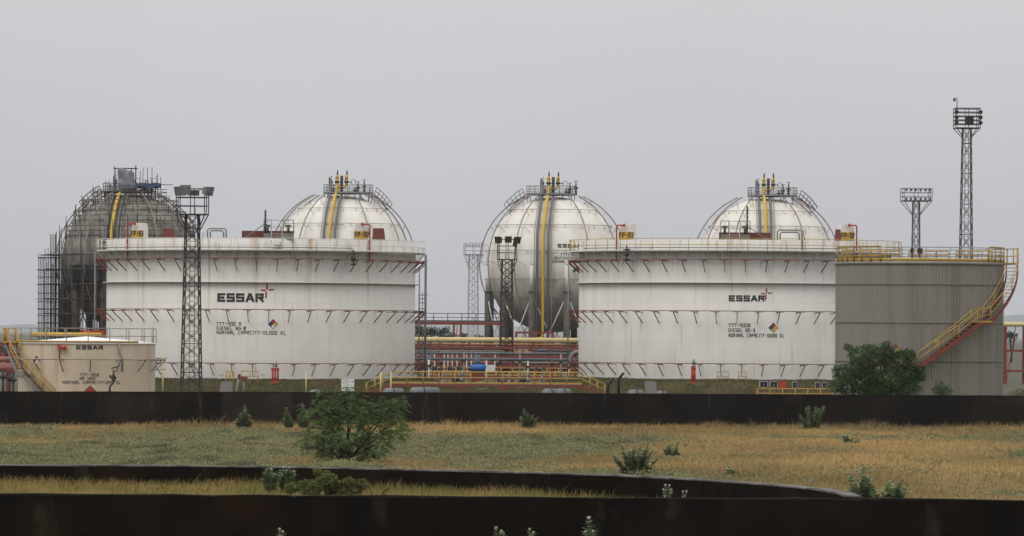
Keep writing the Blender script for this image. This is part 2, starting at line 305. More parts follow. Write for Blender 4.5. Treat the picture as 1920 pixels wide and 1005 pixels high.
def sphmap(R, zc, a0, z0):
    def f(u, v, w):
        z = z0 + v; r = math.sqrt(R * R - (z - zc) ** 2); return pol(a0 + u / r, r + w * 1.2, z)
    return f
def flatmap(o, xd, zd, nd):
    o, xd, zd, nd = Vector(o), Vector(xd), Vector(zd), Vector(nd); return lambda u, v, w: o + xd * u + zd * v + nd * w
def star(mb, fmap, cu, cv, k):
    for q in ([(-.16, .28), (.10, .12), (.10, 1), (-.16, 1)], [(.2, .06), (.22, .3), (1.1, .3), (.82, .06)], [(-.22, -.02), (-.82, -.02), (-1.1, .22), (-.2, .22)], [(-.02, -.12), (-.02, -.9), (-.3, -1.15), (-.3, -.05)]):
        mb.poly([fmap(cu + x * k, cv + y * k, .014) for x, y in (q if q[1][0] > -.1 else q)])
def diamond(fmap, cu, cv, k, parent, mats=('hred', 'hyel', 'hwhite', 'hblue')):
    mb = MB(); h = k * .48; g = k * .5
    mb.poly([fmap(cu + x * k * 1.1, cv + y * k * 1.1, .012) for x, y in ((0, -1), (1, 0), (0, 1), (-1, 0))])
    for i, (x, y) in enumerate(((0, 1), (1, 0), (0, -1), (-1, 0))):
        mb.m = i + 1
        mb.poly([fmap(cu + x * g + a * h, cv + y * g + b * h, .02) for a, b in ((0, -1), (1, 0), (0, 1), (-1, 0))])
    return mb.build('hazard_diamond', [M['ink']] + [M[q] for q in mats], parent)
# ------------------------------------------------------------------ railings and stairs
def rail_path(mb, pts, h=1.1, r=.03, post_r=None, mids=(.5,), toe=0):
    """a guard rail whose posts stand on pts"""
    pts = [Vector(p) for p in pts]; up = Vector((0, 0, h))
    mb.tube([p + up for p in pts], r, 6)
    for m_ in mids: mb.tube([p + up * m_ for p in pts], r * .8, 5)
    for p in pts: mb.tube([p, p + up], post_r or r, 5)
    if toe:
        for a, b in zip(pts, pts[1:]): mb.beam(a + Vector((0, 0, toe / 2)), b + Vector((0, 0, toe / 2)), .02, toe)
def curved_stair(root, nodes, r0, r1, pitch=.26, rail_h=1.0, railmat='yellow', strmat='red', treadmat='galv', rr=.035):
    """nodes: (angle, z) going up; treads between radii r0 and r1"""
    A = []
    for (a, z), (b, y) in zip(nodes, nodes[1:]):
        n = max(3, int(abs(y - z) / pitch)) if abs(y - z) > .1 else 3
        A += [(lerp(a, b, i / n), lerp(z, y, i / n)) for i in range(n)]
    A.append(nodes[-1])
    for rad in (r0, r1):
        sm = MB()
        for (a, z), (b, y) in zip(A, A[1:]): sm.beam(pol(a, rad, z - .12), pol(b, rad, y - .12), .06, .28)
        sm.build('stringer', M[strmat], root)
    tm = MB()
    for i, (a, z) in enumerate(A[:-1]):
        b = A[i + 1][0]; am = (a + b) / 2; m = (A[i + 1][1] + z) / 2
        p, q = pol(am, r0 + .05, m), pol(am, r1 - .05, m); tm.beam(p, q, .05 if False else .26, .04)
    tm.build('treads', M[treadmat], root)
    for rad in (r0 + .02, r1 - .02):
        hm = MB(); pts = [pol(a, rad, z) for a, z in A[::4]] + [pol(A[-1][0], rad, A[-1][1])]
        rail_path(hm, pts, rail_h, rr, mids=(.5,)); hm.build('handrail', M[railmat], root)
# ------------------------------------------------------------------ big storage tanks
def big_tank(px, s, base_y, pxs, label, lines, logo, railmat, fp, extra):
    D = F / s; R = 15.0; sf = F / (D - R); swk = F / (D - R - .95)
    c = W(px, HY, s); zf = lambda y, q=sf: W(px, y, q).z
    zb = zf(base_y); root = thing('storage_tank', label, 'storage tank', (c.x, D, zb), 'white diesel storage tanks')
    Z = lambda y, q=sf: zf(y, q) - zb
    ztop = Z(pxs['rim']); zw = Z(pxs['walk'], swk); zr = [Z(y, F / (D - R - 1)) for y in pxs['rings']]; zg = Z(pxs['girder'])
    sh = MB(); sh.lathe([(R, 0), (R, ztop), (R - .03, ztop)], 160); sh.build('shell', M['tank'] if px < 900 else M['tankb'], root)
    rf = MB(); rf.lathe([(R - .02, ztop - .5), (R - 1, ztop - .7), (.01, ztop - .35)], 96); rf.build('roof', M['white'], root)
    MB().lathe([(R + .35, -.02), (R + .35, .1), (R + .01, .12)], 120).build('base_ring', M['slab'], root)
    MB().lathe([(R + .01, zg - .02), (R + .35, zg - .05), (R + .35, zg + .03), (R + .01, zg + .05)], 160).build('stiffener_ring', M['white'], root)
    wk = MB(); wk.lathe([(R + .01, zw - .03), (R + .95, zw - .06), (R + .95, zw + .10), (R + .92, zw + .10), (R + .92, zw + .02), (R + .01, zw + .04)], 160)
    for i in range(54):
        a = i * 2 * PI / 54; wk.beam(pol(a, R + .9, zw - .08), pol(a, R + .02, zw - 1.05), .05)
    wk.build('walkway', M['white'], root)
    gr = MB(); n = 54
    for k, h in enumerate((.55, 1.15)): gr.tube([pol(i * 2 * PI / 108, R + .93, zw + h) for i in range(108)], .028, 5, closed=True)
    for i in range(n): gr.tube([pol(i * 2 * PI / n + .03, R + .93, zw), pol(i * 2 * PI / n + .03, R + .93, zw + 1.15)], .03, 5)
    gr.build('guardrail', M[railmat], root)
    tp = MB(); tp.tube(ring(-1.15, .62, R + .99, zw + .28, 60), .05, 6); tp.build('foam_pipe', M['galv'], root)
    bm = MB(); bm.beam((0, -.0, 0), (0, -1.12, 0), .07, .07); bm.beam((0, -1.1, -.03), (0, -.02, -1.0), .055, .085); bm.beam((-.42, -1.0, .055), (.42, -1.0, .055), .09, .05)
    bme = bm.mesh('bracket', M['maroon'])
    for ri, z in enumerate(zr):
        rp = MB(); rp.tube([pol(i * 2 * PI / 120, R + 1.02, z + .14) for i in range(120)], .042, 6, closed=True); rp.build('spray_ring', M['maroon'] if ri == 0 else M['galv'] if False else M['maroon'], root)
        for i in range(31):
            a = (i - 15) * 2 * PI / 50 + (.02 if ri == 0 else -.03 if ri == 1 else .0)
            b = link('bracket', bme, root, pol(a, R, z), a)
    for a in pxs['risers']: MB().tube([pol(a, R + 1.12, 0), pol(a, R + 1.12, zw - .1)], .06, 6).build('riser_pipe', M['galv'], root)
    # painted words and marks
    def u(pxx, rad=R): return face_angle(pxx, root.location, rad)
    for k, (txt, x0, yt, hpx, wpx) in enumerate(lines):
        m = MB(); a0 = u(x0); h = hpx / sf; n = sum(NARROW.get(ch, 1) for ch in txt); width = (u(x0 + wpx) - a0) * R
        gp = .26; cw = width / (n + gp * (len(txt) - 1)); t = h * .16
        if k == 0: gp = .16; cw = width / (n + gp * (len(txt) - 1)); t = h * .27
        letter(m, txt, cylmap(R, a0, Z(yt + hpx)), h, cw, t, cw * gp); m.build('lettering', M['ink'], root)
    m = MB(); star(m, cylmap(R, u(logo[0]), Z(logo[1])), 0, 0, logo[2] / sf); m.build('star_emblem', M['logo'], root)
    diamond(cylmap(R, u(logo[3]), Z(logo[4])), 0, 0, 8.8 / sf, root, logo[5])
    # cabinets with painted numbers, red boxes, pipes and the gauging platform above the rim
    for (x, y0, y1, wd, txt, pipe_dx) in fp:
        a = u(x, R - .7); o = pol(a, R - .9, 0); rz = a * .35; w2 = wd / s / 2; sl = F / (D - (R - .9) * math.cos(a))
        z0, z1 = W(x, y1, sl).z - zb, W(x, y0, sl).z - zb; ax = Matrix.Rotation(rz, 3, 'Z') @ Vector((1, 0, 0)); ay = Matrix.Rotation(rz, 3, 'Z') @ Vector((0, 1, 0)); zm = lerp(z0, z1, .45)
        cb = MB(); lo = [o + ax * sx * w2 + ay * sy * .6 + Vector((0, 0, z0 - .9)) for sx, sy in ((-1, -1), (1, -1), (1, 1), (-1, 1))]
        md = [o + ax * sx * w2 + ay * sy * .6 + Vector((0, 0, zm)) for sx, sy in ((-1, -1), (1, -1), (1, 1), (-1, 1))]
        tp_ = [o + ax * sx * w2 * (.72 if sx < 0 else .9) + ay * sy * .5 + Vector((0, 0, z1)) for sx, sy in ((-1, -1), (1, -1), (1, 1), (-1, 1))]
        cb.v += [tuple(p) for p in lo + md + tp_]
        for b in (0, 4):
            for i in range(4): cb.face([b + i, b + (i + 1) % 4, b + 4 + (i + 1) % 4, b + 4 + i])
        cb.face([8, 9, 10, 11]); cab = cb.build('foam_cabinet', M['white'], root)
        pm = MB(); fo = flatmap(o - ay * .615 + Vector((0, 0, z0 - .2)), ax, (0, 0, 1), -ay); ph = zm - z0 + .2
        pm.prism([fo(-w2 * .98, .0, 0), fo(w2 * .98, 0, 0), fo(w2 * .98, ph, 0), fo(-w2 * .98, ph, 0)], -ay * .01); pm.build('number_plate', M['fpyel'], cab)
        tm = MB(); cw = 2 * w2 * .92 / (4.6 + .2 * 4); h = ph * .62; fo2 = flatmap(o - ay * .63 + Vector((0, 0, z0 + .02)), ax, (0, 0, 1), -ay)
        letter(tm, txt, lambda uu, vv, ww: fo2(uu - w2 * .93, vv, ww), h, cw, h * .17, cw * .2); tm.build('lettering', M['ink'], cab)
        pp = MB(); pxo = o + ax * (pipe_dx / s) - ay * .85
        pp.tube([Vector((pxo.x, pxo.y, zr[0])), Vector((pxo.x, pxo.y, lerp(z0, z1, .86))), Vector((pxo.x, pxo.y, lerp(z0, z1, .93))) + ax * (-.1 if pipe_dx > 0 else .1), Vector((pxo.x, pxo.y, lerp(z0, z1, .93))) + ax * (-.75 if pipe_dx > 0 else .75)], .07, 8)
        pe = Vector((pxo.x, pxo.y, lerp(z0, z1, .93))) + ax * (-.75 if pipe_dx > 0 else .75); pp.box(pe, (.2, .2, .3)); pp.build('foam_riser', M['fire'], root)
    for (x, y0, y1, wt, wb) in extra['hoppers']:
        a = u(x, R - 1); o = pol(a, R - 1.2, 0); sl = F / (D - (R - 1) * math.cos(a)); z0, z1 = W(x, y1, sl).z - zb - .6, W(x, y0, sl).z - zb
        hb = MB(); st = [(-wb, -.6, z0), (wb, -.6, z0), (wb, .6, z0), (-wb, .6, z0), (-wt, -.5, z1), (wt, -.5, z1), (wt, .5, z1), (-wt, .5, z1)]
        hb.v += [tuple(o + Vector(p)) for p in st]
        for q in ((4, 5, 6, 7), (0, 1, 5, 4), (1, 2, 6, 5), (2, 3, 7, 6), (3, 0, 4, 7)): hb.face(list(q))
        hb.build('red_hood', M['maroon'], root)
    for (x0, x1, y0) in extra['loops']:
        for dx, dz in ((0, 0), (5, 4)):
            p0, p1 = W(x0 + dx, y0 + dz, sf) - root.location, W(x1 - dx, y0 + dz, sf) - root.location; yy = -R + 1.1
            lp = MB(); lp.tube([(p0.x, yy, ztop - 1), (p0.x, yy, p0.z - .15), (p0.x + .15, yy, p0.z), (p1.x - .15, yy, p0.z), (p1.x, yy, p0.z - .15), (p1.x, yy, ztop - 1)], .07, 8); lp.build('vent_loop', M['galv'], root)
    x0, x1, y0, y1 = extra['box']; q0, q1 = W(x0, y0, sf) - root.location, W(x1, y1, sf) - root.location
    MB().box(((q0.x + q1.x) / 2, -R + 1.9, (q0.z + ztop - .9) / 2), (q1.x - q0.x, 1.2, q0.z - ztop + .9)).build('red_box', M['maroon'], root)
    # gauging platform with two small cabins' worth of cages, a ladder and steps
    gx = [W(x, y0, sf).x - root.location.x for x in extra['gauge']]; zt = W(px, extra['gauge_y'], sf).z - zb; zfl = zt - 1.35
    yy = -R + .75; pf = MB(); pf.box(((gx[0] + gx[1]) / 2, yy, zfl), (gx[1] - gx[0], .9, .08)); pf.box(((gx[2] + gx[3]) / 2, yy, zfl), (gx[3] - gx[2], .9, .08))
    for a_, b_ in ((gx[0], gx[1]), (gx[2], gx[3])):
        for xx in (a_ + .04, b_ - .04): pf.beam((xx, yy - .4, ztop - 1), (xx, yy - .4, zfl), .07)
        pf.box(((a_ + b_) / 2, yy - .1, zfl - .28), ((b_ - a_) * .9, .7, .45))
    pf.build('gauge_platform', M['galv'], root)
    gg = MB(); rail_path(gg, [(gx[0], yy - .4, zfl), ((gx[0] + gx[1]) / 2, yy - .4, zfl), (gx[1], yy - .4, zfl)], 1.3, .03); rail_path(gg, [(gx[2], yy - .4, zfl), ((gx[2] + gx[3]) / 2, yy - .4, zfl), (gx[3], yy - .4, zfl)], 1.3, .03); rail_path(gg, [(gx[0], yy + .5, zfl), (gx[1], yy + .5, zfl), (gx[2], yy + .5, zfl), (gx[3], yy + .5, zfl)], 1.3, .03)
    gg.build('platform_rail', M['galv'], root)
    gs = MB()
    for xx in (gx[1] + .05, gx[2] - .05): gs.beam((xx, yy - .7, ztop - 1.1), (xx, yy - .1, zfl + .1), .08, .05); gs.tube([(xx, yy - .7, ztop - .4), (xx, yy - .2, zfl + 1.2)], .03)
    for k in range(8): gs.box(((gx[1] + gx[2]) / 2, yy - .7 + .075 * k, lerp(ztop - 1.0, zfl, k / 7)), (gx[2] - gx[1] - .1, .2, .04))
    gs.build('steps', M['white'], root)
    gi = MB(); q = W(extra['mast'][0], extra['mast'][1], sf) - root.location
    gi.tube([(q.x, yy, zfl - .6), (q.x, yy, q.z)], .08, 6); 
    for k in range(6): gi.box((q.x, yy, lerp(zfl + .6, q.z, k / 6)), (.3, .1, .05))
    gi.build('gauge_mast', M['dark'], root); gi = MB(); gi.beam((q.x - .1, yy, zfl + .9), (q.x + (2.8 if extra['mast'][2] else -2.8), yy, ztop - .6), .08); gi.build('mast_stay', M['galv'], root)
    for xx in ((gx[0] + gx[1]) / 2, (gx[2] + gx[3]) / 2): gi = MB(); gi.tube([(xx, yy - .1, zfl), (xx, yy - .1, zfl + .8)], .12, 8); gi.box((xx, yy - .1, zfl + .75), (.5, .25, .18)); gi.build('gauge_valve', M['dark'], root)
    # small valve hanging from the walkway
    for (x, y) in extra['valves']:
        a = u(x, R + 1); z = Z(y, F / (D - R - 1)); v = MB(); v.tube([pol(a, R + 1.15, z - .6), pol(a, R + 1.15, z + .9)], .07, 6); v.tube([pol(a, R + 1.15, z - .1), pol(a, R + 1.15, z + .25)], .22, 8); v.beam(pol(a - .025, R + 1.15, z + .5), pol(a + .025, R + 1.15, z + .5), .12); v.beam(pol(a - .02, R + 1.15, z - .5), pol(a + .02, R + 1.15, z - .5), .12); v.build('valve', M['dark'], root)
    return root, zb
tankA, zbA = big_tank(489, 19.27, 713, dict(rim=447, walk=469, rings=(487, 583, 684), girder=529, risers=(-1.50, -1.43, 1.50, 1.44)),
    'white cylindrical diesel tank to the right of the small cream tank', [
    ('ESSaR', 407, 550, 16.5, 87), ('77T-400 A', 406, 604.2, 6.6, 46), ('DIESEL BS.#', 406, 612.4, 6.6, 55), ('NOMINAL CAPACITY:10,000 KL', 406, 620.5, 6.6, 130)],
    (500.5, 545.5, 13, 512, 607.5, ('hred', 'hyel', 'hwhite', 'hblue')), 'white', [(257, 418, 443, 25, 'FP-03', -17), (676, 419, 445, 27, 'FP-02', 15)],
    dict(hoppers=[(313, 428, 444, .5, .72), (712, 428, 446, .5, .68)], loops=[(388, 423, 428)], box=(452, 549, 432, 444), gauge=(494, 508, 530, 550), gauge_y=411, mast=(497, 393, 0), valves=[(660, 484)]))
tankB, zbB = big_tank(1377.5, 19.5, 714, dict(rim=449, walk=470, rings=(489, 586, 685), girder=530, risers=(-1.47,)),
    'white cylindrical diesel tank standing behind the grey clad tank', [
    ('ESSaR', 1366, 553.5, 11.5, 67), ('77T-400B', 1366, 606.3, 7, 41), ('DIESEL BS-=', 1366, 615.6, 7, 50), ('NOMINAL CAPACITY.10000 KL', 1366, 625.2, 7, 104)],
    (1437, 551, 11, 1450, 614, ('hred', 'hyel', 'hyel', 'hblue')), 'yellow', [(1173, 421, 446, 28, 'FP-03', -17), (1587, 421, 447, 26, 'FP-02', 16)],
    dict(hoppers=[(1572, 430, 447, .18, .3)], loops=[(1459, 1505, 431)], box=(1350, 1447, 435, 446), gauge=(1352, 1367, 1388, 1407), gauge_y=413, mast=(1402, 386, 1), valves=[(1176, 478)]))
# ------------------------------------------------------------------ spherical tanks
YARD = .9
def sphere_tank(px, label, pipe_a, hoop0, stair_side, xt, xe, cx, old=False):
    s = 14.1; R = 9.0; c = W(px, 495, s); c.z = W(960, 495, s).z - .05
    root = thing('spherical_gas_tank', label, 'gas tank', (c.x, c.y, YARD), 'spherical gas tanks on legs'); zc = c.z - YARD
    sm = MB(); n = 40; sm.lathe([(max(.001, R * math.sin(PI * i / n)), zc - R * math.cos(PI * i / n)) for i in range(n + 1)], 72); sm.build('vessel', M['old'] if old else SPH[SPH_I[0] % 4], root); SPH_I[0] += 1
    NL = 12; step = 2 * PI / NL; zcap = zc - 53 / s
    cm = M['brownleg'] if old else M['concrete']
    for i in range(NL):
        a = -.33 + i * step; lg = MB(); ro = R - .15; p = pol(a, ro)
        lg.tube([(p.x, p.y, -.1), (p.x, p.y, zcap)], .45, 14); lg.tube([(p.x, p.y, zcap), (p.x, p.y, zcap + .12)], .52, 14); o = lg.build('leg', cm, root)
        up = MB(); up.tube([(p.x, p.y, zcap + .12), (p.x, p.y, zc - .25)], .34, 14); q = pol(a, ro - .35); up.tube([(p.x, p.y, zc - .25), (q.x, q.y, zc + .15)], .34, 14); up.build('leg_sleeve', M['old'] if old else M['white'], o)
        b = pol(a + step, ro); br = MB(); br.tube([(p.x, p.y, .6), (b.x, b.y, zcap - .3)], .07, 6); br.tube([(b.x * 1.012, b.y * 1.012, .6), (p.x * 1.012, p.y * 1.012, zcap - .3)], .07, 6); br.build('brace', M['scaf'] if old else M['white'], root)
    ro = R + .85
    for i in range(NL):
        a = hoop0 + i * step
        if abs((a + PI) % (2 * PI) - PI - pipe_a) < .12: continue
        hp = MB(); th0, th1 = .40, 2.3; hp.tube([pol(a, ro * math.sin(lerp(th0, th1, k / 30)), zc + ro * math.cos(lerp(th0, th1, k / 30))) for k in range(31)], .085, 7)
        for k in range(2, 30, 4):
            t = lerp(th0, th1, k / 30); hp.beam(pol(a, ro * math.sin(t), zc + ro * math.cos(t)), pol(a, R * math.sin(t), zc + R * math.cos(t)), .04)
            if k % 8 == 2: hp.beam(pol(a + .07, (ro - .1) * math.sin(t), zc + (ro - .1) * math.cos(t)), pol(a + .14, (R - .05) * math.sin(t + .06), zc + (R - .05) * math.cos(t + .06)), .045)
        hp.build('hoop_pipe', M['rib'], root)
    for zz in (102, 73, 25, -28, -62):
        z = zz / s; r = math.sqrt((R + .33) ** 2 - z * z); sr = MB(); sr.tube([pol(i * 2 * PI / 72, r, zc + z) for i in range(72)], .04, 5, closed=True)
        for i in range(22): a = i * 2 * PI / 22 + zz; sr.beam(pol(a, r, zc + z), pol(a + .04, math.sqrt(R * R - (z - .45) ** 2) - .05, zc + z - .45), .045)
        sr.build('spray_ring', M['rib'], root)
    # pipes down the front
    def down(a, off, z_end, top, foot=None):
        pts = [Vector(top)] if top else []
        for k in range(13):
            t = lerp(.22, PI / 2, k / 12); x = lerp(xt, xe, min(1, k / 8)) + a; r = R + off; z = r * math.cos(t); y = math.sqrt(max(.01, r * r - z * z - x * x)); pts.append(Vector((x, -y, zc + z)))
        pts.append(Vector((pts[-1].x, pts[-1].y, z_end))); return pts
    ve = Vector((xt + .2, 0, 0)); mbp = MB(); zt = zc + R
    v1, v2 = Vector((ve.x - .2, -1.4, 0)), Vector((ve.x + 1.05, -1.4, 0))
    top = [(v1.x, v1.y, zt + 2.15), (v1.x, v1.y, zt + .6)]
    pts = [Vector(p) for p in top] + down(0, .62, 1.9 + 3.3, None)
    pe = pts[-1]; pts += [pe + Vector((0, 0, -.1)), pe + Vector((-.3, 0, -.3)), pe + Vector((-.9, 0, -.35)), pe + Vector((-1.0, 0, -.5)), pe + Vector((-1.0, 0, -3))]
    mbp.tube(pts, .22, 12); mbp.tube([(v2.x, v2.y, zt + 2.15), (v2.x, v2.y, zt + 1.4), (v2.x - .25, v2.y, zt + 1.12), (v1.x + .1, v1.y, zt + 1.05)], .18, 10)
    mbp.build('relief_pipe', M['yellowpipe'], root)
    for vv in (v1, v2):
        vm_ = MB(); vm_.tube([vv + Vector((0, 0, zt + 2.1)), vv + Vector((0, 0, zt + 2.55)), vv + Vector((.06, 0, zt + 2.7))], [.22, .22, .12], 10); o = vm_.build('relief_valve', M['yellowpipe'], root)
        tm = MB(); tm.tube([vv + Vector((.06, 0, zt + 2.65)), vv + Vector((.06, 0, zt + 3.05)), vv + Vector((.06, 0, zt + 3.35))], [.11, .10, .04], 8); tm.build('valve_cap', M['dark'], o); tm = MB(); tm.tube([vv + Vector((0, 0, zt + 1.65)), vv + Vector((0, 0, zt + 1.95))], .29, 10); tm.beam(vv + Vector((.2, 0, zt + 1.75)), vv + Vector((.75, 0, zt + 1.75)), .09); tm.build('valve_body', M['dark'], o)
    for da, r_ in ((-.75, .16), (.72, .17), (-1.1, .05), (1.15, .06)):
        gp = MB(); p0 = down(da, .5, .0, None); gp.tube(([Vector((p0[0].x - .1, -1.5, zt + (2.3 if da == -.75 else .4)))] if r_ > .1 else []) + p0, r_, 8)
        gp.build('side_pipe', M['greypipe'] if r_ > .1 else M['rib'], root)
    cl = MB()
    for z in (zc + 70 / s, zc + 20 / s, zc - 30 / s): 
        rr = math.sqrt((R + .5) ** 2 - (z - zc) ** 2); cl.beam(pol(pipe_a - .15, rr, z), pol(pipe_a + .16, rr, z), .09, .06)
    cl.build('pipe_clamp', M['dark'], root)
    # top platform
    zp = zt + .22; pr = 3.35
    fl = MB(); fl.lathe([(1.2, zp), (pr, zp), (pr, zp + .1), (1.2, zp + .1)], 24, (cx, 0, 0)); 
    for i in range(12): a = i * PI / 6; fl.beam(Vector((cx, 0, 0)) + pol(a, pr - .2, zp), Vector((cx, 0, 0)) + pol(a, pr - .25, zc + math.sqrt(max(.1, R * R - (pr + .6) ** 2)) - .2), .09)
    fl.build('top_platform', M['galv'], root)
    gl = MB(); rail_path(gl, [Vector((cx, 0, 0)) + pol(i * PI / 9, pr - .05, zp + .1) for i in range(19)], 1.1, .04, mids=(.35, .65), toe=.14); gl.build('platform_rail', M['galv'], root)
    for x, y, h in ((2.1, -.8, 1.6), (2.9, .2, 1.9), (1.6, .9, .9), (-1.2, .6, 1.2), (1.9, -1.6, .7)):
        ft = MB(); ft.tube([(x, y, zp), (x, y, zp + h * .6), (x, y, zp + h)], [.16, .12, .05], 8); ft.tube([(x, y, zp + h * .45), (x, y, zp + h * .6)], .28, 8); ft.beam((x - .3, y, zp + h), (x + .3, y, zp + h), .06); ft.build('nozzle_valve', M['dark'], root)
    ft = MB(); ft.tube([(v2.x + .9 + .32 * math.cos(k * PI / 6), v2.y, zt + 1.75 + .32 * math.sin(k * PI / 6)) for k in range(12)], .035, 5, closed=True); ft.build('hand_wheel', M['dark'], root); ft = MB()
    ft.tube([(v1.x - 1.05, v1.y, zp), (v1.x - 1.05, v1.y, zt + 2.4), (v1.x - .6, v1.y, zt + 2.5)], .05, 6); ft.box((v1.x - .8, v1.y, zt + 1.75), (.5, .2, .35)); ft.build('instrument_pipe', M['dark'], root); ft = MB(); ft.tube([(v1.x + .62, v1.y, zt + .5), (v1.x + .62, v1.y, zt + 2.6)], .2, 8)
    ft.build('vent_pipe', M['dark'], root)
    # curved stair hugging the sphere below the platform
    A = stair_side * PI / 2 * .9; stt = MB(); sr_ = MB()
    def stp_(q, up): t = lerp(.355, .70, q); o_ = lerp(.75, .3, q) + up; return pol(A, (R + o_) * math.sin(t) + .1, zc + (R + o_) * math.cos(t)) + Vector((cx * (1 - q), 0, 0))
    for dy in (-.45, .45):
        D_ = Vector((0, dy, 0)); stt.tube([stp_(k / 10, 0) + D_ for k in range(11)], .06, 6)
        for up in (.5, 1.0): sr_.tube([stp_(k / 10, up) + D_ for k in range(11)], .05, 6)
        for k in range(0, 11, 2): sr_.tube([stp_(k / 10, 0) + D_, stp_(k / 10, 1.0) + D_], .04, 5)
    for k in range(14): stt.box(stp_(k / 13, 0), (.28, .9, .05))
    stt.build('curved_stair', M['maroon'], root); sr_.build('stair_rail', M['galv'], root)
    return root, zc
G = 'spherical gas tanks on legs'
sph1, zc = sphere_tank(243, 'bare brown weathered spherical tank wrapped in scaffolding', -.12, -.05, -1, -1.06, -1.75, -.3, True)
sph2, _ = sphere_tank(641, 'white spherical gas tank rising behind the left large diesel tank', -.10, -.087, 1, -.67, -1.4, .8)
sph3, _ = sphere_tank(1038, 'white spherical gas tank in the gap between the two diesel tanks, its legs in view', -.10, -.035, -1, -.75, -1.5, -.42)
sph4, _ = sphere_tank(1437, 'white spherical gas tank rising behind the right large diesel tank', -.05, 0, 1, -.5, -.55, .75)
s = 14.1
def sx(px): return face_angle(px, sph3.location, 9.0)
for txt, x0, y, h, wd, bold in (('ESSaR', 1045, 458, 7, 44, 1), ('77T-1000', 1050, 475, 5, 34, 0), ('LIQUIFIED PETROLEUM', 1033, 481.8, 5, 66, 0), ('NOMINAL CAPACITY', 1033, 488.4, 5, 60, 0)):
    m = MB(); n = sum(NARROW.get(ch, 1) for ch in txt); cw = (sx(x0 + wd) - sx(x0)) * 9.0 / (n + .22 * (len(txt) - 1)); hh = h / s
    letter(m, txt, sphmap(9.0, zc, sx(x0), zc + (495 - y - h) / s), hh, cw, hh * (.26 if bold else .16), cw * .22); m.build('lettering', M['ink'], sph3)
diamond(sphmap(9.0, zc, sx(1080), zc + (495 - 508) / s), 0, 0, .5, sph3, ('hred', 'hblue', 'hwhite', 'hblue'))
# scaffolding round the bare sphere
sx0, sy0 = sph1.location.x, sph1.location.y; R = 9.0
scf = thing('scaffolding', 'tangle of dark scaffold poles wrapped around the brown weathered spherical tank', 'scaffolding', (sx0, sy0, YARD))
st_ = MB(); ld = MB(); pk = MB(); NA = 36
for ri, r in enumerate((3.4, 4.9, 6.3, 7.5, 8.5, 9.35, 9.9, 10.5, 11.3)):
    zs = zc + math.sqrt(R * R - r * r) if r < 8.9 else None
    for i in range(NA):
        a = i * 2 * PI / NA + ri * .07; j = random.uniform(-.12, .12)
        if r > 9:
            zt_ = zc + (4.8 if r < 9.5 else 2.8 if r < 10.5 else .4) + random.uniform(-1.6, 1.5); st_.tube([pol(a, r, 0), pol(a + j * .05, r, zt_)], .045, 4)
        elif random.random() < .85: st_.tube([pol(a, r, zs - .25), pol(a + j * .1, r + j, zs + random.uniform(.9, 2.6))], .05, 4)
    if r > 9:
        for k in range(1, 9):
            z = k * 1.95
            if z < zt_: ld.tube([pol(i * 2 * PI / NA + ri * .07, r, z) for i in range(NA)], .04, 4, closed=True)
    else:
        for dz in (.45, 1.1, 1.7): ld.tube([pol(i * 2 * PI / NA + ri * .07, r, zs + dz) for i in range(NA)], .045, 4, closed=True)
for k in range(1, 9):     # working decks
    z = k * 1.95 + .08
    for i in range(NA):
        if random.random() < .5: a = i * 2 * PI / NA; pk.beam(pol(a, 10.8, z), pol(a + 2 * PI / NA, 10.8, z), .8, .05)
    for i in range(NA):
        a = i * 2 * PI / NA; ld.tube([pol(a, 9.0, z - .1), pol(a, 11.7 + random.uniform(0, .8), z - .1)], .035, 4)
st_.build('standard_pole', M['scaf'], scf); ld.build('ledger_pole', M['scaf'], scf); pk.build('plank_deck', M['plank'], scf)
# access tower at the left
tw = MB(); pd = MB(); s1 = 14.1
for x in (78, 84, 100, 106):
    for dy in (0, 2.2):
        p = W(x, 482 if x < 90 else 440, s1); tw.tube([(p.x - sx0, p.y - sy0 + dy - 4, 0), (p.x - sx0, p.y - sy0 + dy - 4, p.z - YARD)], .05, 4)
for y in (484, 507, 520, 534, 550, 566, 580, 592, 606):
    a, b = W(75, y, s1), W(116, y, s1)
    for dy in (-.1, 2.3): tw.tube([(a.x - sx0, a.y - sy0 + dy - 4, a.z - YARD), (b.x - sx0, a.y - sy0 + dy - 4, a.z - YARD)], .045, 4)
    if y in (484, 534, 580, 606): pd.box(((a.x + b.x) / 2 - sx0, a.y - sy0 - 2.9, a.z - YARD + .08), (b.x - a.x, 2, .06))
for y in range(484, 616, 5): a, b = W(92, y, s1), W(97, y, s1); tw.tube([(a.x - sx0, a.y - sy0 - 4.2, a.z - YARD), (b.x - sx0, a.y - sy0 - 4.2, a.z - YARD)], .03, 4)
for x in (92, 97): a = W(x, 484, s1); tw.tube([(a.x - sx0, a.y - sy0 - 4.2, 0), (a.x - sx0, a.y - sy0 - 4.2, a.z - YARD)], .035, 4)
tw.build('access_tower', M['scaf'], scf); pd.build('plank_deck', M['plank'], scf)
tp = MB(); zt = zc + R
for x, y, h in ((-2.0, -1.5, 4.0), (.75, -1.5, 4.1), (-2.0, .6, 3.8), (.75, .6, 4.1), (1.7, -1, 3.8), (2.3, .4, 3.9), (2.9, -.4, 3.9), (3.7, -.6, 3.0), (1.2, 1.2, 3.4), (4.1, .5, 2.6), (3.3, 1.2, 2.8)): tp.tube([(x, y, zt - .6), (x + random.uniform(-.1, .1), y, zt + h - .3)], .045, 4)
for z in (zt + 3.4, zt + 1.4): tp.tube([(-2.2, -1.5, z), (1.0, -1.5, z)], .045, 4); tp.tube([(-2.2, .6, z), (1.0, .6, z)], .045, 4)
